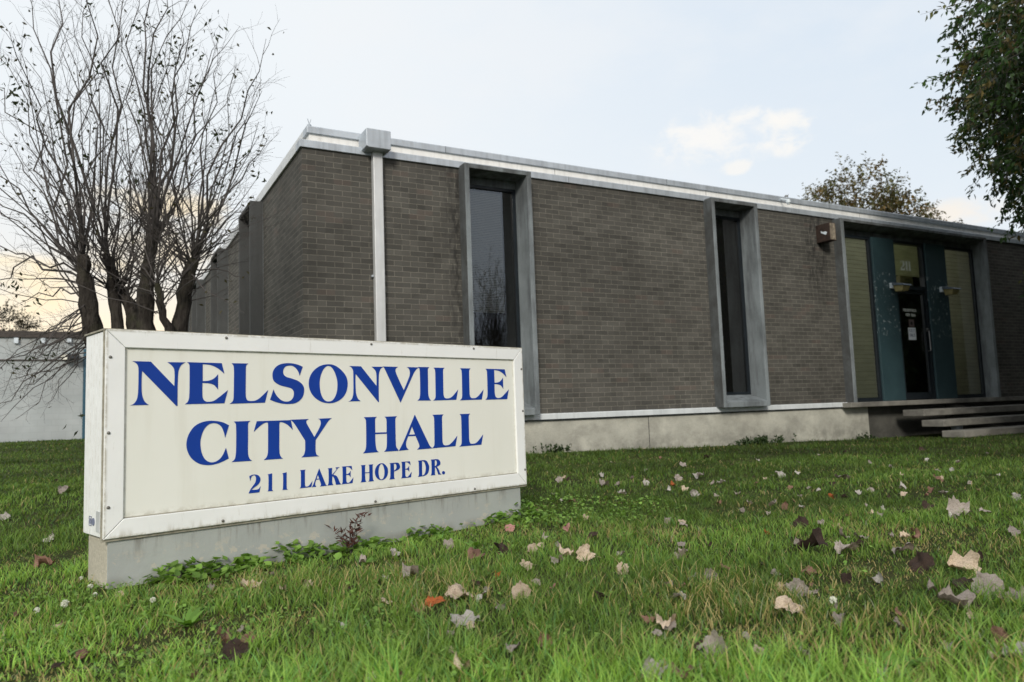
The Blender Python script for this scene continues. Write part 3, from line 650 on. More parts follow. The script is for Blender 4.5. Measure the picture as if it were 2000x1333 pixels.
for poly in ([(0, SZ), (SW, SZ), (SW - bz, SZ + bz - g), (bz, SZ + bz - g)], [(0, Z1), (bz, Z1 - bz + g), (SW - bz, Z1 - bz + g), (SW, Z1)],
             [(0, SZ + g * 2), (bz - g, SZ + bz), (bz - g, Z1 - bz), (0, Z1 - g * 2)], [(SW, SZ + g * 2), (SW, Z1 - g * 2), (SW - bz + g, Z1 - bz), (SW - bz + g, SZ + bz)]):
    member(poly).build('frame', M['sign_frame'], sign, .003)
face = SBX(bz - .01, SW - bz + .01, .006, .014, SZ + bz - .01, Z1 - bz + .01).build('sign_face', M['sign_face'], sign)
SBX(bz, SW - bz, .0035, .0058, SZ + bz, SZ + bz + .004).build('dirt_line', M['grime'], face)
for it in LETTERS:
    me = text_mesh([it], .0012, lambda u, v, d: (u, .0045 - d, SZ + v))
    o = link('letter' if it[0].isalpha() else ('digit' if it[0].isdigit() else 'full_stop'), me, M['blue'], face)
for u, v in [(.54, .897), (1.379, .897), (2.15, .897), (.018, .79), (.015, .457), (.018, .135), (.523, .016), (1.387, .016), (2.123, .016), (2.572, .772), (2.572, .49), (2.572, .10)]:
    s = MB(); n = 10
    ring = [[(u + r * math.cos(q), y, SZ + v + r * math.sin(q)) for q in np.linspace(0, 2 * math.pi, n + 1)[:-1]] for r, y in ((.0075, -.006), (.006, -.010), (.002, -.0115))]
    s.add([p for R_ in ring for p in R_], [(i * n + j, i * n + (j + 1) % n, (i + 1) * n + (j + 1) % n, (i + 1) * n + j) for i in range(2) for j in range(n)] + [tuple(2 * n + j for j in range(n))])
    s.build('screw', M['screw'], sign)
# union stickers at the foot of the cabinet's left side
k = MB(); z = SZ + .045
k.box(-.0006, .0022, .175, .177, z, z + .042); k.box(-.0006, .0022, .205, .207, z, z + .042); k.box(-.0006, .0022, .177, .205, z + .04, z + .042); k.box(-.0006, .0022, .177, .205, z, z + .002); k.box(-.0006, .0022, .188, .193, z + .008, z + .032)
k.build('sticker', M['ink'], cabinet)
k = MB(); k.prism([(.145 + .019 * math.cos(a), z + .02 + .017 * math.sin(a)) for a in np.linspace(0, 2 * math.pi, 17)[:-1]], 0, -.0006, .0022)
k.build('sticker', M['ink'], cabinet)
SBX(-.0005, .0022, .05, .10, z - .02, z + .07).build('worn_label', M['alum_light'], cabinet)
SBX(.024, SW - .046, .028, .30, -.12, SZ - .010).build('base', M['base_end'], sign, .006)
SBX(.026, SW - .048, .014, .0275, -.12, SZ - .014).build('base_panel', M['base'], sign)
# ================================================================== GROUND, WHITE BUILDING
def ground_sheet():
    def axis(lo, hi, c0, c1):
        a = np.arange(c0, c1 + .01, .5)
        return np.concatenate([-np.geomspace(-lo, -c0 + 1, 14) if lo < c0 else [], a, np.geomspace(c1 + 1, hi, 14)])
    xs = axis(-500, 500, -16, 24); ys = axis(-500, 600, -14, 26)
    X, Y = np.meshgrid(xs, ys); Z = gz(X, Y)
    V = np.stack([X.ravel(), Y.ravel(), Z.ravel()], 1); n = len(xs); m = len(ys)
    i = np.arange(n - 1)[None, :] + n * np.arange(m - 1)[:, None]; i = i.ravel()
    return soup('lawn_ground', V, [np.stack([i, i + 1, i + n + 1, i + n], 1)], M['ground'], smooth=True)
tag(ground_sheet(), kind='structure')
YW = 20.6
wb = thing('white_building', 'low white painted block building with brown roof edge behind the bare tree', 'building', (-3, YW, .2))
MB().box(-34, -.55, YW, YW + 9, -.2, 3.72).build('block_wall', M['block'], wb)
MB().box(-34.1, -.5, YW - .08, YW + 9.1, 3.72, 3.93).build('roof_edge', M['brown'], wb)
MB().box(-34, -3.0, YW - .045, YW - .005, 2.955, 2.995).build('conduit', M['brown'], wb)
MB().box(-2.52, -1.5, YW - .06, YW - .004, .25, 3.35).build('door', M['bluedoor'], wb)
for x in np.arange(-9, -2.6, .75): MB().box(x, x + .12, YW - .10, YW - .005, 3.52, 3.70).build('rafter_end', M['lamp_white'], wb)
fl = thing('floodlight', 'black floodlight with pale lens on the wall of the white building', 'floodlight', (-2.95, YW, 3.05))
MB().prism([(YW - .42, 3.00), (YW - .40, 2.95), (YW - .005, 3.02), (YW - .005, 3.20), (YW - .36, 3.14)], 0, -2.98, -2.68).build('housing', M['dark_frame'], fl)
MB().add([(-3.14, YW - .40, 2.96), (-3.14, YW - .36, 3.13), (-2.985, YW - .34, 3.15), (-2.985, YW - .42, 2.97), (-3.2, YW - .1, 3.04), (-3.2, YW - .1, 3.14), (-2.985, YW - .1, 3.16), (-2.985, YW - .1, 3.02)],
         [(0,1,2,3),(4,7,6,5),(0,4,5,1),(1,5,6,2),(2,6,7,3),(3,7,4,0)]).build('lens', M['flood'], fl)

# ================================================================== TREES
def unit(v): v = np.asarray(v, float); return v / (np.linalg.norm(v) + 1e-9)
def rvec(s=1): return NR.normal(0, s, 3)
class Leaves:
    def __init__(s): s.c = []; s.d = []; s.n = []; s.L = []; s.W = []; s.col = []
    def add(s, p, d, nrm, L, W, col): s.c.append(p); s.d.append(d); s.n.append(nrm); s.L.append(L); s.W.append(W); s.col.append(col)
    def build(s, name, mat, parent):
        c = np.array(s.c); d = np.array(s.d); n = np.array(s.n); L = np.array(s.L)[:, None]; W = np.array(s.W)[:, None]
        d /= np.linalg.norm(d, axis=1, keepdims=True) + 1e-9
        sd = np.cross(d, n); sd /= np.linalg.norm(sd, axis=1, keepdims=True) + 1e-9; up = np.cross(sd, d)
        off = np.array(rootof(parent).location)[None]
        c = c - off
        k = len(c)
        V = np.stack([c, c + d * L * .45 + sd * W * .5 + up * W * .22, c + d * L - up * L * .08, c + d * L * .45 - sd * W * .5 + up * W * .22], 1).reshape(-1, 3)
        i = np.arange(k) * 4
        F = np.concatenate([np.stack([i, i + 1, i + 2], 1), np.stack([i, i + 2, i + 3], 1)])
        col = np.repeat(np.array(s.col), 4, 0)
        return soup(name, V, [F], mat, parent, col)
def curve_pts(a, b, bend, n=6, wob=.03):
    a = np.asarray(a, float); b = np.asarray(b, float); L = np.linalg.norm(b - a); out = []
    for i in range(n):
        t = i / (n - 1); p = a + (b - a) * t + np.asarray(bend) * L * math.sin(math.pi * t) * .5
        if 0 < i < n - 1: p = p + rvec(wob * L * .25)
        out.append(p)
    return out

def bare_tree():
    base = np.array([-1.72, -.35, float(gz(-1.72, -.35))])
    T = thing('bare_tree', 'bare many stemmed tree with cut stubs and upright shoots left of the city hall', 'tree', tuple(base))
    R0 = 7.45
    tr = MB(); br = MB(); lv = Leaves(); tops = []
    stems = [([(226, 872), (208, 760), (182, 655), (174, 595), (167, 548), (162, 500)], [50, 46, 44, 38, 33, 24], -.25),
             ([(232, 868), (231, 760), (229, 650), (223, 590), (216, 540), (206, 497)], [38, 32, 27, 24, 21, 16], .25),
             ([(276, 866), (281, 750), (283, 650), (283, 590), (289, 522), (299, 470), (304, 449)], [46, 42, 38, 35, 29, 24, 17], -.1),
             ([(318, 866), (338, 745), (350, 650), (358, 590), (368, 535), (378, 506)], [44, 40, 36, 33, 30, 24], .05),
             ([(322, 866), (352, 700), (326, 640), (312, 590), (306, 555)], [30, 22, 19, 16, 13], -.35),
             ([(262, 868), (264, 740), (262, 650), (256, 605), (240, 572), (232, 562)], [42, 36, 32, 29, 25, 20], .4)]
    k = R0 / FPX
    for px, wd, dr in stems:
        pts = [at(x, y, R0 + dr * (i / len(px))) for i, (x, y) in enumerate(px)]
        pts[0][2] = float(gz(pts[0][0], pts[0][1])) - .1
        P = []; Wd = []
        for i in range(len(pts) - 1):
            for t in (0, .33, .66):
                P.append(pts[i] * (1 - t) + pts[i + 1] * t + (rvec(.008) if i else 0)); Wd.append((wd[i] * (1 - t) + wd[i + 1] * t) * k * .43 * (1 + .06 * NR.normal()))
        P.append(pts[-1]); Wd.append(wd[-1] * k * .42)
        P.append(pts[-1] + (pts[-1] - pts[-2]) * .06); Wd.append(wd[-1] * k * .2)
        tr.tube(P, [q * (1 + .07 * math.sin(i * 2.3 + px[0][0])) for i, q in enumerate(Wd)], 10); tops.append((P, Wd))
    tr.build('trunk', M['bark'], T, smooth=True)
    def twigs(P, r0, lvl, dens, ln):
        n = len(P); L = sum(np.linalg.norm(P[i + 1] - P[i]) for i in range(n - 1)); cnt = max(2, int(L * dens)); sgn = 1
        for q in range(cnt):
            t = .16 + .82 * (q + NR.random() * .8) / cnt; f = min(t, .999) * (n - 1); i = int(f); p = P[i] + (P[i + 1] - P[i]) * (f - i)
            d = unit(P[i + 1] - P[i]); sgn = -sgn
            sd = unit(np.cross(d, RF) * sgn + rvec(.5)); l = ln * (1.1 - .6 * t) * (.5 + NR.random())
            dd = unit(d * (.75 + .3 * NR.random()) + sd * (.55 + .35 * NR.random()) + np.array([0, 0, .12]))
            e = p + dd * l; Q = curve_pts(p, e, unit(d + rvec(.4)) * .10, 5, .06)
            r = max(.0011, r0 * (.42 if lvl == 0 else .5))
            br.tube(Q, np.linspace(r, .0007, 5), 4 if lvl == 0 else 3, False)
            if lvl < 1 and NR.random() < .8: twigs(Q, r, lvl + 1, 5.5, ln * .42)
    def shoot(p, e, r, bend, dens=5.2, ln=.52, n=8):
        r = r * .54; Q = curve_pts(p, e, bend, n, .085); br.tube(Q, r * (1 - np.linspace(0, 1, n)) ** .8 + .0016, 6, False); twigs(Q, r * .55, 0, dens, ln); return Q
    def spot(si, t):
        P, W = tops[si]; f = t * (len(P) - 1); i = min(int(f), len(P) - 2); return P[i] + (P[i + 1] - P[i]) * (f - i)
    E = [ # stem, height on it, end pixel, start radius
        (0,.98,(20,60),.020),(0,.97,(100,-60),.026),(0,.95,(165,-80),.024),(0,.93,(-30,170),.02),(0,.9,(60,-30),.018),(0,.86,(-50,300),.02),(0,.8,(-40,400),.018),(0,.99,(130,60),.016),
        (0,.78,(-60,470),.020),(0,.74,(-50,560),.022),(0,.70,(10,540),.016),(0,.84,(10,250),.016),(0,.66,(30,610),.014),(0,.98,(185,-20),.018),(0,.88,(-20,90),.014),
        (1,.99,(200,-90),.024),(1,.97,(245,-70),.022),(1,.94,(170,120),.016),(1,.9,(140,20),.016),(1,.96,(215,60),.016),(1,.85,(80,330),.014),
        (2,.99,(285,-70),.024),(2,.97,(325,-40),.028),(2,.95,(352,30),.026),(2,.93,(400,20),.022),(2,.9,(420,90),.020),(2,.98,(265,-20),.018),(2,.9,(240,40),.018),(2,.86,(380,-20),.018),(2,.92,(450,60),.016),(2,.84,(470,160),.016),
        (3,.99,(440,110),.020),(3,.98,(515,90),.020),(3,.97,(500,180),.018),(3,.96,(500,250),.018),(3,.99,(395,200),.018),(3,.95,(500,150),.016),(3,.93,(470,330),.016),(3,.99,(360,140),.016),
        (3,.9,(480,420),.016),(3,.86,(455,470),.014),(3,.82,(500,560),.014),(3,.75,(470,610),.012),(3,.97,(430,390),.016),(3,.99,(465,280),.014),
        (4,.98,(340,380),.014),(4,.95,(420,420),.014),(4,.9,(260,430),.012),(5,.99,(150,420),.016),(5,.95,(190,330),.016),(5,.99,(230,240),.016),(5,.9,(320,300),.014),
        (0,.46,(-10,700),.016),(0,.42,(-30,790),.016),(0,.5,(40,655),.012),(0,.38,(60,760),.012),(0,.44,(80,690),.012),(0,.35,(20,745),.012),(0,.4,(95,800),.010)]
    ends = []
    for si, t, (ex, ey), r in E:
        p = spot(si, t); e = at(ex + NR.normal(0, 9), ey + NR.normal(0, 9), R0 + NR.normal(0, .55))
        low = ey > 640
        bend = np.array([0, 0, .12 if not low else -.05]) + rvec(.05)
        Q = shoot(p, e, r, bend, 7.5 if low else 5.0, .36 if low else .52); ends.append(Q)
    for q in range(62):                      # a fan of more slender shoots
        si = rnd.choice([0, 0, 1, 2, 2, 3, 3, 4, 5]); p = spot(si, .5 + .49 * NR.random() ** .7); x0_ = [60, 190, 310, 440, 350, 200][si]
        e = at(min(505, x0_ + NR.normal(0, 115)), 60 + 330 * NR.random() ** 1.3 - 60 * (si in (1, 2)), R0 + NR.normal(0, .8))
        Q = shoot(p, e, .012, np.array([NR.normal(0, .05), 0, .10 * NR.random()]), 4.2, .45, 7); ends.append(Q)
    for q in range(15):                      # low drooping branches reaching left across the white wall
        p = spot(0, .30 + .3 * NR.random()); e = at(NR.uniform(-40, 130), NR.uniform(650, 830), R0 + NR.normal(0, .5))
        shoot(p, e, .010, np.array([0, 0, .16]) + rvec(.06), 9, .30, 7)
    for q in range(170):                      # thinner wild shoots round the stubs
        si = rnd.choice([0, 1, 2, 2, 3, 3, 4, 5]); p = spot(si, .55 + .44 * NR.random()); d = unit(np.array([NR.normal(0, .8), NR.normal(0, .6), .35 + NR.random()]))
        shoot(p, p + d * (.4 + .9 * NR.random()), .008, rvec(.14), 6, .30, 6)
    br.build('branch', M['twig'], T)
    spots = [(277, 45), (278, 55), (418, 50), (420, 62), (342, 95), (350, 110), (325, 80), (308, 110), (312, 130), (45, 80), (38, 168), (35, 190), (20, 175), (40, 215), (10, 110), (178, 32), (120, 220), (116, 240), (165, 300), (160, 320), (275, 230), (270, 350), (380, 165), (385, 175), (425, 258), (420, 275), (507, 342), (435, 345), (488, 300), (330, 15), (126, 270), (95, 430), (130, 400), (250, 350), (395, 230), (60, 600), (30, 560), (80, 690), (50, 705), (155, 812), (25, 715), (140, 330), (385, 105), (190, 140)]
    for x, y in spots:
        for q in range(rnd.randint(4, 8)):
            p = at(x + NR.normal(0, 9), y + NR.normal(0, 10), R0 + NR.normal(0, .25)); d = unit(np.array([NR.normal(0, .6), NR.normal(0, .6), -.55 + NR.normal(0, .4)]))
            g = .7 + .6 * NR.random(); lv.add(p, d, unit(rvec()), .055 + .03 * NR.random(), .026, (.030 * g, .042 * g, .016 * g))
    for Q in ends:
        for q in range(5):
            p = Q[rnd.randint(3, len(Q) - 1)] + rvec(.07); lv.add(p, unit(rvec() + np.array([0, 0, -.6])), unit(rvec()), .05, .024, (.05, .045, .02))
    lv.build('foliage', M['leaf'], T)
    return T
BT = bare_tree()
def copy_thing(o, loc, rotz, **tags):
    c = o.copy(); COL.objects.link(c); c.location = loc; c.rotation_euler = (0, 0, rotz)
    for k, v in tags.items(): c[k] = v
    for ch in o.children:
        q = ch.copy(); COL.objects.link(q); q.parent = c
    return c
copy_thing(BT, (7.2, -9.6, -.02), 2.2, label='bare tree across the lawn, mirrored in the wide first window pane')

def leafy_tree(name, label, base, crown_c, rad, nspr, per, leafL, leafW, cols, seed, lobes=None, cut=None, droop=.5, trunk_r=.22, group=None, rmin=.42):
    global NR
    keep = NR; NR = np.random.default_rng(seed)
    base = np.array(base, float); T = thing(name, label, 'tree', tuple(base), group=group)
    tr = MB(); C = np.array(crown_c); rad = np.array(rad)
    P = curve_pts(base - [0, 0, .15], C - [0, 0, rad[2] * .35], (.04, .02, 0), 9, .04); tr.tube(P, np.linspace(trunk_r, trunk_r * .45, 9), 10)
    tr.build('trunk', M['bark'], T, smooth=True)
    br = MB(); lv = Leaves()
    lob = lobes or [(0, 0, 0, 1)]
    limbs = []
    for q in range(22):
        d = unit(rvec()); d[2] = abs(d[2]) * .7 - .1
        lx = lob[q % len(lob)]; e = C + np.array(lx[:3]) * rad + d * rad * lx[3] * .72
        Q = curve_pts(P[rnd.randint(5, 8)], e, (0, 0, .12), 7, .05); br.tube(Q, np.linspace(trunk_r * .34, .012, 7), 6, False); limbs.append(Q)
    ph = NR.random((4, 3)) * 6
    for q in range(nspr):
        d = unit(rvec()); lx = lob[q % len(lob)]
        bump = 1 + .16 * math.sin(4 * d[0] + ph[0, 0]) + .14 * math.sin(5 * d[1] + ph[0, 1]) + .13 * math.sin(6 * d[2] + ph[0, 2]) + .1 * math.sin(11 * d[0] + 7 * d[2])
        rr = (rmin + (1 - rmin) * NR.random() ** .45) * bump * lx[3]
        p = C + np.array(lx[:3]) * rad + d * rad * rr
        if cut and not cut(p): continue
        out = unit(d + rvec(.45) + np.array([0, 0, -droop * (.5 + NR.random())])); l = leafL * (3.0 + 3 * NR.random())
        br.tube([p, p + out * l * .5 + rvec(.01), p + out * l], [.006, .004, .0015], 3, False)
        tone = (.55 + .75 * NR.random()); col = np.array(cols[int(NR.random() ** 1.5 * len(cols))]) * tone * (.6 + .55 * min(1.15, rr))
        for j in range(per):
            t = (j + NR.random()) / per; sd = unit(np.cross(out, rvec())); dd = unit(out * .6 + sd * .9 + np.array([0, 0, -droop * .7]))
            lv.add(p + out * l * t + rvec(leafL * .25), dd, unit(rvec(.6) + np.array([0, 0, 1])), leafL * (.65 + .6 * NR.random()), leafW * (.7 + .5 * NR.random()), tuple(col * (.75 + .5 * NR.random())))
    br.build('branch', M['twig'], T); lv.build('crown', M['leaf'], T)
    NR = keep
    return T
GREEN = [(.030, .062, .018), (.042, .078, .022), (.024, .050, .017), (.080, .084, .028), (.115, .090, .036)]
cc = at(2425, 85, 10.0)
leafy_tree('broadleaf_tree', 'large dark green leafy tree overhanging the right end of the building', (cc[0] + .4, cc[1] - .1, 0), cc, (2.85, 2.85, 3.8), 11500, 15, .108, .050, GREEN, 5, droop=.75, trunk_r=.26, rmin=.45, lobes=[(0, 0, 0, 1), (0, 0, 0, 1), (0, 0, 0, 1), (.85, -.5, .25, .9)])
bc = at(1680, 500, 30)
leafy_tree('autumn_tree', 'thinly leaved brownish autumn tree rising behind the flat roof', (bc[0], bc[1], 0), bc, (3.0, 3.0, 3.1), 4300, 9, .15, .09,
           [(.13, .115, .045), (.16, .12, .045), (.10, .105, .042), (.19, .12, .045)], 9, lobes=[(0, 0, .42, .58), (-.5, .2, .1, .52), (.42, -.2, .15, .5), (-.15, 0, -.2, .7), (.75, -.5, -.2, .42), (-.75, .5, -.25, .42)], droop=.3, trunk_r=.3)
fc = at(12, 652, 46)
leafy_tree('distant_tree', 'small dark rounded tree top behind the white building at the far left', (fc[0], fc[1], 0), fc, (1.5, 1.5, 1.15), 420, 8, .16, .10, [(.03, .028, .015), (.045, .035, .018)], 21, droop=.2, trunk_r=.15)

# trees along the street behind and beside the camera: the window panes mirror them; the last is added to darken the entrance side
for k, (x, y, r, h, lab) in enumerate([(20.5, -6.0, 3.6, 5.0, 'dense dark tree beside the street, mirrored in the entrance glass'), (15.5, -11.0, 3.4, 4.6, 'dark leafy tree across the street, mirrored in the narrow second window'), (18.5, -5.2, 2.4, 3.6, 'unseen bushy tree right of the steps, added to darken the entrance side')]):
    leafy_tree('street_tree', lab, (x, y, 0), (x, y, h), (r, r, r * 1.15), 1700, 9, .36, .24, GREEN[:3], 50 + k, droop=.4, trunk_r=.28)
# ================================================================== PLANTS
def nandina():
    b = np.array([-.90, -4.80, float(gz(-.9, -4.8))])
    T = thing('red_shrub', 'small reddish brown leafed seedling shrub at the foot of the sign base', 'shrub', tuple(b))
    st = MB(); lv = Leaves()
    for q in range(7):
        e = b + np.array([NR.normal(.01, .05), NR.normal(-.02, .03), .10 + .10 * NR.random()]); Q = curve_pts(b + rvec(.008) * [1, 1, 0], e, (0, 0, .1), 5, .08); st.tube(Q, np.linspace(.0022, .001, 5), 5, False)
        for j in range(15):
            p = Q[rnd.randint(1, 4)] + rvec(.009); d = unit(np.array([NR.normal(), NR.normal() * .7, .35 + .5 * NR.random()])); g = .6 + .8 * NR.random()
            lv.add(p, d, unit(rvec()), .036 + .016 * NR.random(), .010, (.105 * g, .042 * g, .034 * g))
    st.build('stem', M['twig'], T); lv.build('foliage', M['leaf'], T)
nandina()
def weeds(x, label, n, h, xs=.25):
    y = -.07; b = np.array([x, y, float(gz(x, y))]); T = thing('weed_clump', label, 'weed', tuple(b), group='weeds along the foundation'); lv = Leaves(); st = MB()
    for q in range(n):
        p = b + np.array([NR.normal(0, xs), -abs(NR.normal(0, .06)), 0]); e = p + np.array([NR.normal(0, .04), NR.normal(-.02, .04), h * (.4 + NR.random())]); st.tube([p, e], [.003, .001], 4, False)
        for j in range(7): lv.add(p + (e - p) * NR.random() + rvec(.01), unit(rvec() + [0, 0, .3]), unit(rvec() + [0, 0, 1]), .05, .028, tuple(np.array((.028, .055, .016)) * (.6 + .7 * NR.random())))
    st.build('stem', M['stem'], T); lv.build('foliage', M['leaf'], T)
weeds(7.05, 'spreading leafy weeds on the foundation below the narrow second window', 60, .10, .32)
weeds(3.25, 'small weed clump against the foundation just right of the sign', 18, .09, .12)
weeds(9.6, 'thin weeds at the foundation corner under the landing', 16, .08, .14)

# ---- lawn of individual blades
def sign_local(x, y):
    c, s = math.cos(.26871), math.sin(.26871); dx = x + 2.0593; dy = y + 5.0244
    return dx * c + dy * s, -dx * s + dy * c
def keepmask(x, y):
    u, v = sign_local(x, y)
    m = ~((u > .04) & (u < 2.55) & (v > .0) & (v < .27)); m &= ~((x > -.01) & (y > -.02) & (x < 26) & (y < 17))
    m &= ~((y > YW - .02) & (x < -.4)); m &= ~((x > 10.6) & (y > -1.25)); return m
def vnoise(x, y, s, seed):
    """cheap smooth noise, 0..1"""
    r = np.random.default_rng(seed); o = np.zeros_like(x)
    for k in range(5):
        a = r.random() * 6.28; f = (.6 + .9 * r.random()) / s; o += np.sin((x * math.cos(a) + y * math.sin(a)) * f * 6.28 + r.random() * 6.28)
    return np.clip(.5 + o / 5.5, 0, 1)
def scatter(r0, r1, dens, half=.86):
    n = int(dens * half * (r1 * r1 - r0 * r0)); r = np.sqrt(NR.random(n) * (r1 * r1 - r0 * r0) + r0 * r0); a = (NR.random(n) * 2 - 1) * half
    ang = math.atan2(RF[1], RF[0]) + a; x = CAM[0] + r * np.cos(ang); y = CAM[1] + r * np.sin(ang); k = keepmask(x, y); return x[k], y[k], r[k]
def blades():
    VV = []; F4 = []; F3 = []; CC = []; base = 0
    for r0, r1, dens, hh, ww, seg in [(.95, 2.2, 9500, .076, .0046, 3), (2.2, 3.6, 7200, .064, .0046, 3), (3.6, 6, 4600, .050, .0050, 2), (6, 10, 2000, .048, .0075, 2), (10, 18, 620, .050, .013, 1), (18, 34, 120, .055, .03, 1)]:
        x, y, r = scatter(r0, r1, dens); n = len(x)
        dry = vnoise(x, y, 1.3, 3) ; tall = vnoise(x, y, .8, 5); tuft = vnoise(x, y, .21, 8)
        worn = sstep(.66, .86, vnoise(x, y, .9, 77)); h = hh * (.40 + .85 * NR.random(n) ** 1.3) * (.55 + .55 * tall + .75 * tuft ** 2) * (1 - .45 * worn)
        u, v = sign_local(x, y); nb = (u > -.05) & (u < 2.6) & (v > -.12) & (v < .05); h = np.where(nb, h * .55, h)
        lefty = sstep(-1.0, -3.0, x) * sstep(-4.2, -6, y)
        h *= 1 - .35 * lefty
        az = NR.random(n) * 6.283; lean = h * (.25 + .75 * NR.random(n)); w = ww * (.6 + .8 * NR.random(n))
        dx, dy = np.cos(az), np.sin(az); az2 = az + math.pi / 2 + NR.normal(0, .5, n); px, py = np.cos(az2) * w * .5, np.sin(az2) * w * .5
        z = gz(x, y) - .004
        # colours
        g = NR.random(n); c = np.stack([.112 + .085 * g, .205 + .09 * g, .036 + .022 * g], 1)
        c *= ((.62 + .68 * vnoise(x, y, 2.2, 12)) * (1 + .55 * sstep(.5, -2.5, x) * sstep(-3.2, -5.2, y)) * (1 - .30 * sstep(-1.5, 4, x + .25 * (y + 6))) * (1 - .20 * sstep(-5, 0, y)) * (.78 + .44 * tuft))[:, None]  # light painted into the lawn: brighter left front, dimmer right and towards the building
        yel = (NR.random(n) < (.05 + .25 * sstep(.55, .85, dry) + .16 * lefty + .22 * worn) * (1 - .72 * sstep(3.6, 6.5, r)))
        c[yel] = np.stack([.30 + .12 * g, .25 + .09 * g, .11 + .04 * g], 1)[yel]
        blu = NR.random(n) < .12; c[blu] *= np.array([.62, .85, 1.1])
        ks = []
        for s in range(seg + 1):
            t = s / seg; wt = 1 - t ** 1.6
            bx = x + dx * lean * t * t; by = y + dy * lean * t * t; bz = z + h * (t - .18 * t * t)
            if s < seg: ks.append(np.stack([bx - px * wt, by - py * wt, bz], 1)); ks.append(np.stack([bx + px * wt, by + py * wt, bz], 1))
            else: ks.append(np.stack([bx, by, bz], 1))
        m = len(ks); V = np.stack(ks, 1).reshape(-1, 3); i = base + np.arange(n) * m
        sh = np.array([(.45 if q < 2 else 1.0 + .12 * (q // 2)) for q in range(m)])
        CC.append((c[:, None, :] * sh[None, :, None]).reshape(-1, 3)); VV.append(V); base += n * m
        for s in range(seg - 1): F4.append(np.stack([i + 2 * s, i + 2 * s + 1, i + 2 * s + 3, i + 2 * s + 2], 1))
        F3.append(np.stack([i + 2 * (seg - 1), i + 2 * (seg - 1) + 1, i + 2 * seg], 1))
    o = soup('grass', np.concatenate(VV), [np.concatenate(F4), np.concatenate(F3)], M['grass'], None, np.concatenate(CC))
    tag(o, 'short green lawn grass mixed with dry blades around the sign and building', 'grass', kind='stuff')
blades()
def clover():
    X = []; H = []; Sz = []; Cl = []
    c, s = math.cos(.26871), math.sin(.26871)
    n = 950; u = .15 + 2.45 * NR.random(n); v = .0 - np.abs(NR.normal(0, .085, n)); hump = .4 + .9 * vnoise(u, u * 0, .55, 31)
    k = (hump > .62) & (NR.random(n) < .5 + .5 * vnoise(u, u * 0 + 3, .17, 32)); u, v, hump = u[k], v[k], hump[k]
    X.append(np.stack([-2.0593 + u * c - v * s, -5.0244 + u * s + v * c], 1)); H.append((.012 + .075 * NR.random(len(u))) * hump * np.exp(v * 5)); Sz.append(.014 + .015 * NR.random(len(u)))
    x, y, r = scatter(1.0, 4.2, 1500); lefty = sstep(-.6, -2.2, x + .35 * (y + 6)); k = NR.random(len(x)) < np.clip(.10 + .95 * lefty, 0, 1) * sstep(.35, .6, vnoise(x, y, .7, 41)) ; x, y = x[k], y[k]
    X.append(np.stack([x, y], 1)); H.append(.008 + .032 * NR.random(len(x))); Sz.append(.005 + .006 * NR.random(len(x)))
    x, y, r = scatter(3.4, 6.5, 700); u, v = sign_local(x, y); k = (np.hypot(u - 2.9, (v + .1) * 1.2) < .9 * (.6 + .5 * NR.random(len(x)))) & (NR.random(len(x)) < .8); x, y = x[k], y[k]
    X.append(np.stack([x, y], 1)); H.append(.01 + .04 * NR.random(len(x))); Sz.append(.008 + .008 * NR.random(len(x)))
    X = np.concatenate(X); H = np.concatenate(H); Sz = np.concatenate(Sz); n = len(X)
    P = np.concatenate([X, (gz(X[:, 0], X[:, 1]) + H)[:, None]], 1)
    tl = NR.normal(0, .42, (n, 2)); N_ = np.concatenate([tl, np.ones((n, 1))], 1); N_ /= np.linalg.norm(N_, axis=1, keepdims=True)
    a = np.cross(N_, np.array([[.3, .9, .1]])); a /= np.linalg.norm(a, axis=1, keepdims=True); b = np.cross(N_, a)
    ks = [P - N_ * (Sz * .25)[:, None]]
    for q in range(8):
        t = q * math.pi / 4 + .2; rr = Sz * (1.0 if q % 2 else .84) * (.9 + .2 * NR.random(n)); rr = rr * (.45 if q == 0 else 1)
        ks.append(P + (a * math.cos(t) + b * math.sin(t)) * rr[:, None])
    V = np.stack(ks, 1).reshape(-1, 3); i = np.arange(n) * 9
    F = np.concatenate([np.stack([i, i + 1 + q, i + 1 + (q + 1) % 8], 1) for q in range(8)])
    g = NR.random(n); col = np.stack([.14 + .10 * g, .27 + .13 * g, .045 + .03 * g], 1) * (.6 + .55 * NR.random(n))[:, None]
    o = soup('ground_cover', V, [F], M['clover'], None, np.repeat(col, 9, 0))
    tag(o, 'low clover and creeping round leaved weeds at the sign base and left foreground', 'ground cover', kind='stuff')
clover()

def rosette(px, py, lab, n, L, W_):
    P = ground_hit(px, py); P[2] = float(gz(P[0], P[1])); T = thing('lawn_weed', lab, 'weed', tuple(P), group='broad leaved weeds in the lawn')
    V = []; F = []
    for q in range(n):
        a = NR.random() * 6.28; l = L * (.6 + .5 * NR.random()); w = W_ * (.7 + .5 * NR.random()); el = .5 + .5 * NR.random(); b = len(V)
        for k in range(6):
            t = k / 5; r_ = l * t; h = l * (el * t - .55 * el * t * t) + .005; ww = w * math.sin(math.pi * min(1, .08 + .92 * t) ** .8) + .001
            c = np.array([math.cos(a) * r_, math.sin(a) * r_, h]); sd = np.array([-math.sin(a), math.cos(a), .25]) * ww * .5
            V += [c - sd, c + sd * [1, 1, -1] + [0, 0, 0]]
        F += [[b + 2 * k, b + 2 * k + 1, b + 2 * k + 3, b + 2 * k + 2] for k in range(5)]
    g = np.repeat(NR.random(n), 12)[:, None]; soup('foliage', np.array(V), [np.array(F)], M['clover'], T, np.array([[.13, .26, .035]]) * (.7 + .5 * g), True)
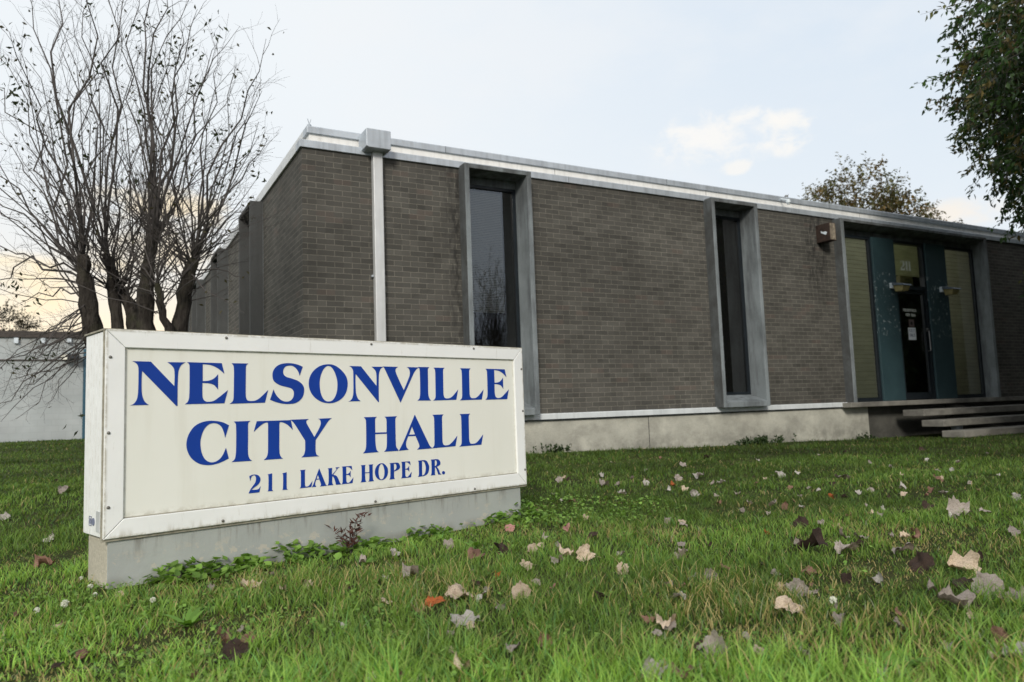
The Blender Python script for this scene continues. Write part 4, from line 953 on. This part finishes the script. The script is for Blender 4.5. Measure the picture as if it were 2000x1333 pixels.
for a in [(368, 1228, 'bright green broad leaved weed standing in the lawn below the sign base', 13, .11, .022), (545, 1330, 'bright leafy weed at the near edge of the lawn below the sign', 12, .075, .03), (1745, 1312, 'broad leaved weed at the near right edge of the lawn', 9, .09, .034),
          (120, 1292, 'round leaved weed beside a dark leaf at the lower left', 7, .06, .034), (925, 1072, 'single upright weed in front of the right half of the sign base', 5, .10, .03), (1228, 1052, 'pale green weed on the middle lawn right of the sign', 5, .08, .035), (715, 1105, 'small weed at the foot of the red shrub', 8, .07, .03)]: rosette(*a)
# ---- white clover flowers
for k, (x, y, lab) in enumerate([(174, 1146, 'white clover flower just below the beige end of the sign base'), (183, 1162, 'small white clover flower beside the left foot of the sign'), (124, 1183, 'large white clover flower in the weeds left of the sign'),
                  (69, 1195, 'faded white clover flower nearest the left edge of the lawn'), (296, 1174, 'white clover flower in front of the left end of the sign base'), (156, 1128, 'tiny white clover flower at the back left of the sign base'), (1628, 1190, 'white clover flower among dry leaves on the right lawn')]):
    P = ground_hit(x, y); P[2] = float(gz(P[0], P[1])); r = [.011, .009, .015, .011, .011, .008, .012][k]; h = .03 if k < 6 else .05
    P2 = ground_hit(x, y + 18)
    P = np.array([P2[0], P2[1], float(gz(P2[0], P2[1]))])
    T = thing('clover_flower', lab, 'flower', tuple(P), group='white clover flowers in the lawn')
    MB().tube([P, P + [.004, 0, h]], .0012, 5).build('stem', M['stem'], T)
    c = P + [.004, 0, h + r * .6]; B = MB()
    for q in range(46):
        d = unit(rvec() + [0, 0, .35]); e = c + d * r; B.tube([c + d * r * .3, e], [r * .10, r * .16], 4)
    B.build('petals', M['petal'], T)

# ================================================================== FALLEN LEAVES
def leaf_mesh(seed, curl, lobed=True):
    r = np.random.default_rng(seed); n = 30; out = []
    for i in range(n):
        a = 2 * math.pi * i / n
        if lobed: k = .72 + .17 * abs(math.cos(2.5 * (a - math.pi / 2))) ** .8 + .10 * math.cos(a - math.pi / 2) + (.05 if i % 2 else -.03)
        else: k = .60 + .16 * math.cos(2 * (a - math.pi / 2)) + (.02 if i % 2 else -.02)
        k *= 1 + r.normal(0, .05); out.append((k * math.cos(a) * .5, k * math.sin(a) * .5))
    ax = r.random() * math.pi; ca, sa = math.cos(ax), math.sin(ax); ph = r.random(4) * 6
    V = []; rings = (0, .3, .6, .85, 1.0)
    def z(x, y):
        p = x * ca + y * sa; q = -x * sa + y * ca
        return curl * (1.5 * p * p) + .5 * curl * math.sin(7 * q + ph[0]) * .22 + .05 * math.sin(13 * x + ph[1] + 3 * y) + .045 * math.sin(15 * y + ph[2]) + .02 * math.sin(31 * x + 9 * y)
    V.append((0, 0, z(0, 0)))
    for t in rings[1:]:
        for x, y in out:
            rf = .03 * curl * t ** 3 * math.sin(9 * math.atan2(y, x) + ph[3])
            X, Y = x * t, y * t; p = X * ca + Y * sa; sh = 1 - .45 * curl * abs(p)
            X2 = p * sh * ca - (-X * sa + Y * ca) * sa; Y2 = p * sh * sa + (-X * sa + Y * ca) * ca
            V.append((X2, Y2, z(X, Y) + rf + r.normal(0, .026 * t)))
    F = [(0, 1 + i, 1 + (i + 1) % n) for i in range(n)]
    for k in range(3):
        b = 1 + k * n
        F += [(b + i, b + n + i, b + n + (i + 1) % n, b + (i + 1) % n) for i in range(n)]
    # stalk
    s0 = len(V); y0 = -.36
    V += [(-.008, y0, z(0, y0)), (.008, y0, z(0, y0)), (.02, -.62, z(0, y0) + .05), (.008, -.62, z(0, y0) + .05)]; F.append((s0, s0 + 1, s0 + 2, s0 + 3))
    me = bpy.data.meshes.new('fallen_leaf'); me.from_pydata(V, [], F); me.materials.append(M['dead']); me.polygons.foreach_set('use_smooth', [True] * len(F)); me.update(); return me
LM = [leaf_mesh(100 + i, c, l) for i, (c, l) in enumerate([(.35, True), (.7, True), (1.15, True), (.55, True), (1.3, False), (.9, False), (.45, False), (1.2, True), (.8, True), (1.35, False)])]
DC = dict(g=((.34, .295, .26), 'grey-brown'), t=((.56, .45, .34), 'tan'), d=((.050, .032, .024), 'dark brown'), o=((.40, .115, .035), 'orange-red'), w=((.47, .44, .40), 'pale grey'), r=((.25, .145, .105), 'reddish brown'), p=((.46, .24, .21), 'pinkish'))
LEAVES = """1334,909,14,g 1367,931,20,w 1315,947,17,o 1324,935,18,g 1336,956,17,t 1355,964,26,w 1305,958,14,w 1409,943,16,w 1389,945,15,g 1174,927,12,w 1091,935,14,g 1109,934,10,d 1180,944,30,g 1205,949,14,g 1214,965,16,w 1096,979,15,w 1119,982,16,r
1145,1014,17,t 1107,1031,28,p 1157,1050,25,d 1041,1075,20,t 1056,1070,15,t 1089,1067,16,g 1106,1080,34,t 1145,1084,37,t 1216,1084,18,g 1330,1089,32,g 1301,1019,20,g 1335,1027,18,g 1215,1115,27,t 1029,1107,27,t 1090,1100,28,g 1305,1145,30,g 1331,1150,18,p 1325,1170,28,w 1420,1112,28,r 1389,1129,25,g
1179,1172,34,d 1080,1150,26,r 1047,1141,18,g 1015,1160,38,t 1300,1221,46,t 1270,1213,34,r 1460,1172,22,d 1497,1045,14,o 1400,971,18,g 1511,987,18,g 1052,1000,8,p 1080,967,9,g 1524,928,22,w 1645,932,27,g 1599,960,9,w 1624,946,17,d 1627,972,16,o 1649,974,12,d 1567,992,15,w 1535,992,17,r 1764,955,20,w
1834,937,19,r 1820,960,14,r 1842,964,18,w 1859,920,10,w 1832,921,14,g 1735,975,13,d 1812,990,24,d 1770,1004,22,d 1875,997,46,g 1861,1014,20,w 1925,1000,25,g 1982,1040,24,g 1562,1025,30,d 1589,1070,58,d 1648,1047,26,g 1680,1052,30,g 1652,1072,42,g 1680,1065,26,d 1769,1051,18,t 1792,1050,28,r 1765,1072,48,g
1740,1050,10,g 1797,1105,50,d 1886,1109,54,t 1915,1092,25,d 1581,1120,26,r 1557,1155,40,g 1591,1162,26,g 1717,1137,22,w 1822,1155,30,g 1545,1192,68,t 1882,1145,44,d 1930,1155,60,g 1867,1182,58,g 1910,1182,35,d 1990,1172,44,g 1757,1205,26,r 1760,1225,36,g 1396,1282,62,g 1362,1280,44,d 1305,1307,42,w 1338,1318,56,r
1307,1228,26,g 1988,1286,46,w 1955,1257,58,r 1722,1326,32,g 1381,895,14,d 1928,887,10,w 1800,878,16,d 901,1308,47,t 850,1177,48,o 896,1161,52,t 911,1215,58,w 805,1124,42,g 708,1096,28,g 770,1082,24,w 875,1066,24,g 603,1145,22,t 950,1157,16,g 971,1127,17,o 929,1082,48,r 978,1072,34,d 995,1033,20,p 1272,1316,50,w
981,1190,28,g 726,1330,30,w 784,1327,20,p 490,1144,50,t 600,1147,23,t 553,1156,20,t 532,1126,16,g 411,1153,15,g 232,1168,18,t 85,1103,36,r 98,1051,30,w 10,1012,18,w 124,956,22,g 110,940,9,d 39,1206,20,r 119,1225,22,t 113,1305,28,d 450,1280,62,d 488,1258,34,r 433,1250,34,r 468,1236,20,g 261,1195,12,d 163,1285,26,r 380,1325,30,r
1500,1005,12,g 1450,1000,11,g 1700,905,12,g 1740,915,10,w 1560,905,10,g 1480,900,9,w 1600,890,9,g 1650,885,8,d 1870,905,10,g 1950,930,12,w 1980,975,20,w 1910,960,12,r 1690,990,14,g 1720,1010,14,g 1580,955,10,g 1545,955,12,r 1480,945,9,r 1260,920,9,g 1235,935,9,g 1195,905,7,g 1290,895,8,r 1430,910,10,d 1440,965,14,g 1660,1010,14,r 1700,960,13,g 1810,900,9,w 1895,945,14,g 1404,986,13,r 1838,937,9,t 1563,971,12,w 1650,1136,24,d 1782,1039,12,r 1825,932,9,r 939,1169,26,w 1956,1173,16,t 1261,945,14,w 816,1195,26,r 1603,1024,18,g 921,1229,19,t 879,1278,29,t 752,1133,15,w 677,1228,28,w 1457,1248,23,g 1101,932,11,t 757,1180,28,t 1558,925,12,w 1701,1004,17,t 1016,1216,21,d 926,1146,21,d 1725,997,16,w 1570,1284,18,w 1410,1289,28,g 1493,936,11,t 1515,1123,20,g 1484,1278,27,t 1765,967,14,t 1778,1007,9,r 1525,1155,22,t 1464,986,14,g 923,1120,15,g 1262,940,11,t 1552,982,10,r 1810,969,13,r 1331,1022,17,t 1330,1066,17,g 1064,1258,31,r 1943,1288,33,t 1760,930,11,t 1001,1270,33,g 1900,1209,25,t 882,1247,17,g 1676,965,12,w 687,1152,17,d 1387,1071,13,d 1282,1243,21,g 1644,1215,28,g 1634,1186,22,g 1061,1070,12,g 1509,932,7,g 1206,1086,12,w 1395,1139,16,t 1063,1053,18,g 1488,1106,20,d 1639,1035,14,t 1352,1131,24,w 1558,1065,18,g 1181,1206,16,t 972,1187,17,g 1850,1267,26,w 1584,1148,15,r 1279,1168,19,d"""
def where(x, y):
    if x < 200: a = 'left of the sign' if y < 1130 else 'on the lawn at the lower left'
    elif y > 1270: a = 'at the near edge of the lawn'
    elif x < 700 and y < 1175: a = 'before the left half of the sign base'
    elif x < 1030 and y < 1110: a = 'before the right half of the sign base'
    elif x < 800: a = 'in the foreground below the sign'
    elif x < 1120 and y > 1110: a = 'in the foreground right of centre'
    elif y < 915: a = 'close to the building foundation'
    elif x < 1250: a = 'on the lawn just right of the sign'
    elif x < 1480: a = 'on the far middle lawn' if y < 1000 else 'on the near middle lawn'
    elif x < 1700: a = 'on the lawn below the narrow window' if y < 1010 else 'on the right centre foreground'
    else: a = 'on the lawn below the entrance' if y < 1030 else 'on the near right lawn'
    return a
ORD = ['leftmost', 'second', 'third', 'fourth', 'fifth', 'sixth', 'seventh', 'eighth', 'ninth', 'tenth', 'eleventh', 'twelfth', 'thirteenth', 'fourteenth', 'fifteenth']
def fallen():
    items = []
    for i, s in enumerate(LEAVES.split()):
        x, y, w, c = s.split(','); x, y, w = int(x), int(y), int(w)
        P = ground_hit(x, y + min(14, w * .3)); dist = float((P - CAM) @ RF); size = w * dist / FPX * 1.2
        size = min(max(size, .035), .17)
        mi = i * 7 % 10 if w > 16 else (i * 3 % 10)
        curled = mi in (2, 4, 7, 9)
        items.append([x, y, w, c, P, size, mi, ('large' if size > .115 else 'small' if size < .075 else 'medium') , 'curled' if curled else ('cupped' if mi in (1, 5, 8) else 'flat')])
    groups = {}
    for it in items: groups.setdefault((it[7], it[3], it[8], where(it[0], it[1])), []).append(it)
    for key, g in groups.items():
        g.sort(key=lambda q: q[0])
        for k, it in enumerate(g):
            lab = f'{key[0]} {DC[key[1]][1]} {key[2]} fallen leaf {key[3]}'
            if len(g) > 1: lab += ', leftmost one' if k == 0 else (', rightmost one' if k == len(g) - 1 else f', {ORD[k]} from left' if k < len(ORD) else f', {k + 1}th from left')
            x, y, w, c, P, size, mi, _, _ = it
            o = bpy.data.objects.new('fallen_leaf', LM[mi]); COL.objects.link(o)
            o.location = (P[0], P[1], float(gz(P[0], P[1])) + size * .13 + .012); o.scale = (size,) * 3
            up = NR.random() < .25
            o.rotation_euler = (NR.normal(.45 if up else .05, .28), NR.normal(0, .3), NR.random() * 6.28)
            # lean it towards the viewer like leaves caught between blades
            v = Vector((RF[0], RF[1], 0)); R_ = Matrix.Rotation(0.2 + .42 * NR.random(), 4, Vector((RX[0], RX[1], 0)).normalized())
            o.rotation_euler = (R_.to_3x3() @ o.rotation_euler.to_matrix()).to_euler()
            cc_ = np.array(DC[c][0]) * (.8 + .4 * NR.random()); o.color = (*cc_, 1)
            tag(o, lab, 'leaf', 'fallen leaves on the lawn')
fallen()
SUN_AZ_DEG, SUN_EL_DEG, SUN_E, SUN_ANGLE, SKY_STRENGTH = 236, 27, 2.5, 12, .1
# ================================================================== SKY, SUN, CAMERA
SUN_AZ, SUN_EL = math.radians(SUN_AZ_DEG), math.radians(SUN_EL_DEG)      # azimuth from +X towards +Y
sun_dir = Vector((math.cos(SUN_AZ) * math.cos(SUN_EL), math.sin(SUN_AZ) * math.cos(SUN_EL), math.sin(SUN_EL)))
W = bpy.data.worlds.new('World'); S.world = W; W.use_nodes = True
t = NT(W.node_tree); t.n.clear()
wo = t.new('ShaderNodeOutputWorld'); bg = t.new('ShaderNodeBackground'); t.l.new(bg.outputs[0], wo.inputs[0])
sky = t.new('ShaderNodeTexSky', sky_type='NISHITA'); sky.sun_disc = False; sky.sun_elevation = SUN_EL; sky.sun_rotation = math.pi / 2 - SUN_AZ
sky.air_density = 1.0; sky.dust_density = 2.0; sky.ozone_density = 1.0
tc = t.new('ShaderNodeTexCoord'); D = tc.outputs['Generated']; dz = t.sep(D)[2]
K = SKY_STRENGTH
def rgb(c, k=1.0): return tuple(q * k / K for q in c)          # colours are given as the radiance they should have
clear = t.mix(1, sky.outputs[0], (.6, .6, .6), 'MULTIPLY')
def away(px, py): return tuple(unit(ray(px, py)))
# thin bright high haze over the whole sky, bluer away from the low sun and to the right
rt = t.mapr(t.dot(D, tuple(unit(np.array([.9, .1, .42])))), .45, 1.0, 0, 1, True)
haze = t.mix(rt, rgb((.93, .975, 1.01)), rgb((.725, .83, .95)))
hz = t.mapr(dz, .55, .08, 0, 1, True)
haze = t.mix(t.m('MULTIPLY', hz, .75), haze, rgb((.90, .955, .99)))
wisp = t.mapr(t.noise(t.scale(D, (1.2, 1.2, 2.6)), 2.4, 6, .6), .40, .66, 0, 1, True)
haze = t.mix(t.m('MULTIPLY', wisp, .45), haze, rgb((.95, .965, .98)))
col = t.mix(.94, clear, haze)
# the eastern sky behind the camera: blue with low orange clouds (seen in the window panes)
east = t.mapr(t.dot(D, tuple(unit(np.array([.40, -.9, .1])))), .35, .85, 0, 1, True)
col = t.mix(t.m('MULTIPLY', east, .85), col, rgb((.72, .84, 1.0)))
ecl = t.mapr(t.noise(t.scale(D, (1, 1, 2.0)), 5.0, 5, .6), .50, .62, 0, 1, True)
col = t.mix(t.m('MULTIPLY', t.m('MULTIPLY', east, ecl), .9), col, rgb((1.35, .85, .50)))
# sunset glow low behind the white building
gd = unit(np.array([*ray(70, 640)[:2], 0.02])); gdot = t.dot(D, tuple(gd))
g1 = t.m('MULTIPLY', t.mapr(gdot, .80, .995, 0, 1, True), t.mapr(dz, .30, .04, 0, 1, True))
col = t.mix(t.m('MULTIPLY', g1, .55), col, rgb((1.04, .88, .66)))
g2 = t.m('MULTIPLY', t.mapr(gdot, .93, .999, 0, 1, True), t.mapr(dz, .20, .08, 0, 1, True))
col = t.mix(t.m('MULTIPLY', g2, .8), col, rgb((1.25, 1.03, .70)))
def cloud(px, py, ax, ay, c, amt, sc=9, lo=.42, hi=.56):
    """a cloud round one direction of the sky: soft ellipse times noise"""
    global col
    d0 = unit(ray(px, py)); e1 = unit(np.cross([0, 0, 1], d0)); e2 = np.cross(d0, e1)
    a = t.m('DIVIDE', t.dot(D, tuple(e1)), ax); b = t.m('DIVIDE', t.dot(D, tuple(e2)), ay)
    r2 = t.m('ADD', t.m('MULTIPLY', a, a), t.m('MULTIPLY', b, b))
    front = t.m('GREATER_THAN', t.dot(D, tuple(d0)), 0)
    n = t.noise(t.scale(D, (1, 1, 1.5)), sc, 7, .6, .3)
    f = t.mapr(t.m('SUBTRACT', n, t.m('MULTIPLY', r2, .16)), lo - .05, hi + .06, 0, 1, True)
    f = t.m('MULTIPLY', t.m('MULTIPLY', f, front), t.mapr(r2, 1.5, .5, 0, amt, True))
    col = t.mix(f, col, rgb(c))
cloud(1400, 268, .095, .036, (.985, .965, .93), .85, 26, .36, .54)
cloud(1530, 262, .045, .028, (.98, .96, .92), .85, 28, .36, .54)
cloud(1440, 327, .022, .010, (.97, .95, .91), .8, 22, .32, .48)
cloud(290, 408, .095, .034, (1.06, .88, .60), .8, 20, .36, .56)
cloud(310, 500, .10, .03, (1.02, .86, .60), .75, 11, .32, .50)
cloud(60, 560, .09, .035, (1.15, .95, .62), .8, 10, .32, .50)
cloud(1870, 420, .05, .02, (.98, .90, .80), .8, 14, .34, .52)
t.put(bg.inputs[0], col); bg.inputs[1].default_value = K
sl = bpy.data.lights.new('sun', 'SUN'); sl.energy = SUN_E; sl.angle = math.radians(SUN_ANGLE); sl.color = (1, .95, .86)
so = bpy.data.objects.new('sun', sl); COL.objects.link(so); so.rotation_euler = sun_dir.to_track_quat('Z', 'Y').to_euler(); so.location = (-6, -14, 12)

cd = bpy.data.cameras.new('camera'); co = bpy.data.objects.new('camera', cd); COL.objects.link(co); S.camera = co
cd.sensor_width = 36; cd.sensor_fit = 'HORIZONTAL'; cd.lens = FPX / 2000 * 36; cd.clip_start = .05; cd.clip_end = 3000
m = Matrix(((RX[0], RU[0], -RF[0], CAM[0]), (RX[1], RU[1], -RF[1], CAM[1]), (RX[2], RU[2], -RF[2], CAM[2]), (0, 0, 0, 1)))
co.matrix_world = m
cd.dof.use_dof = True; cd.dof.focus_distance = 4.1; cd.dof.aperture_fstop = 3.2
S.render.engine = 'CYCLES'; S.view_settings.view_transform = 'Standard'; S.view_settings.look = 'None'; S.view_settings.exposure = 0; S.view_settings.gamma = 1
S.cycles.use_denoising = True; S.cycles.max_bounces = 6; S.cycles.transparent_max_bounces = 12; S.cycles.use_adaptive_sampling = True; S.cycles.adaptive_threshold = .012
S.cycles.sample_clamp_indirect = 6
S.render.resolution_x = 1024; S.render.resolution_y = 682
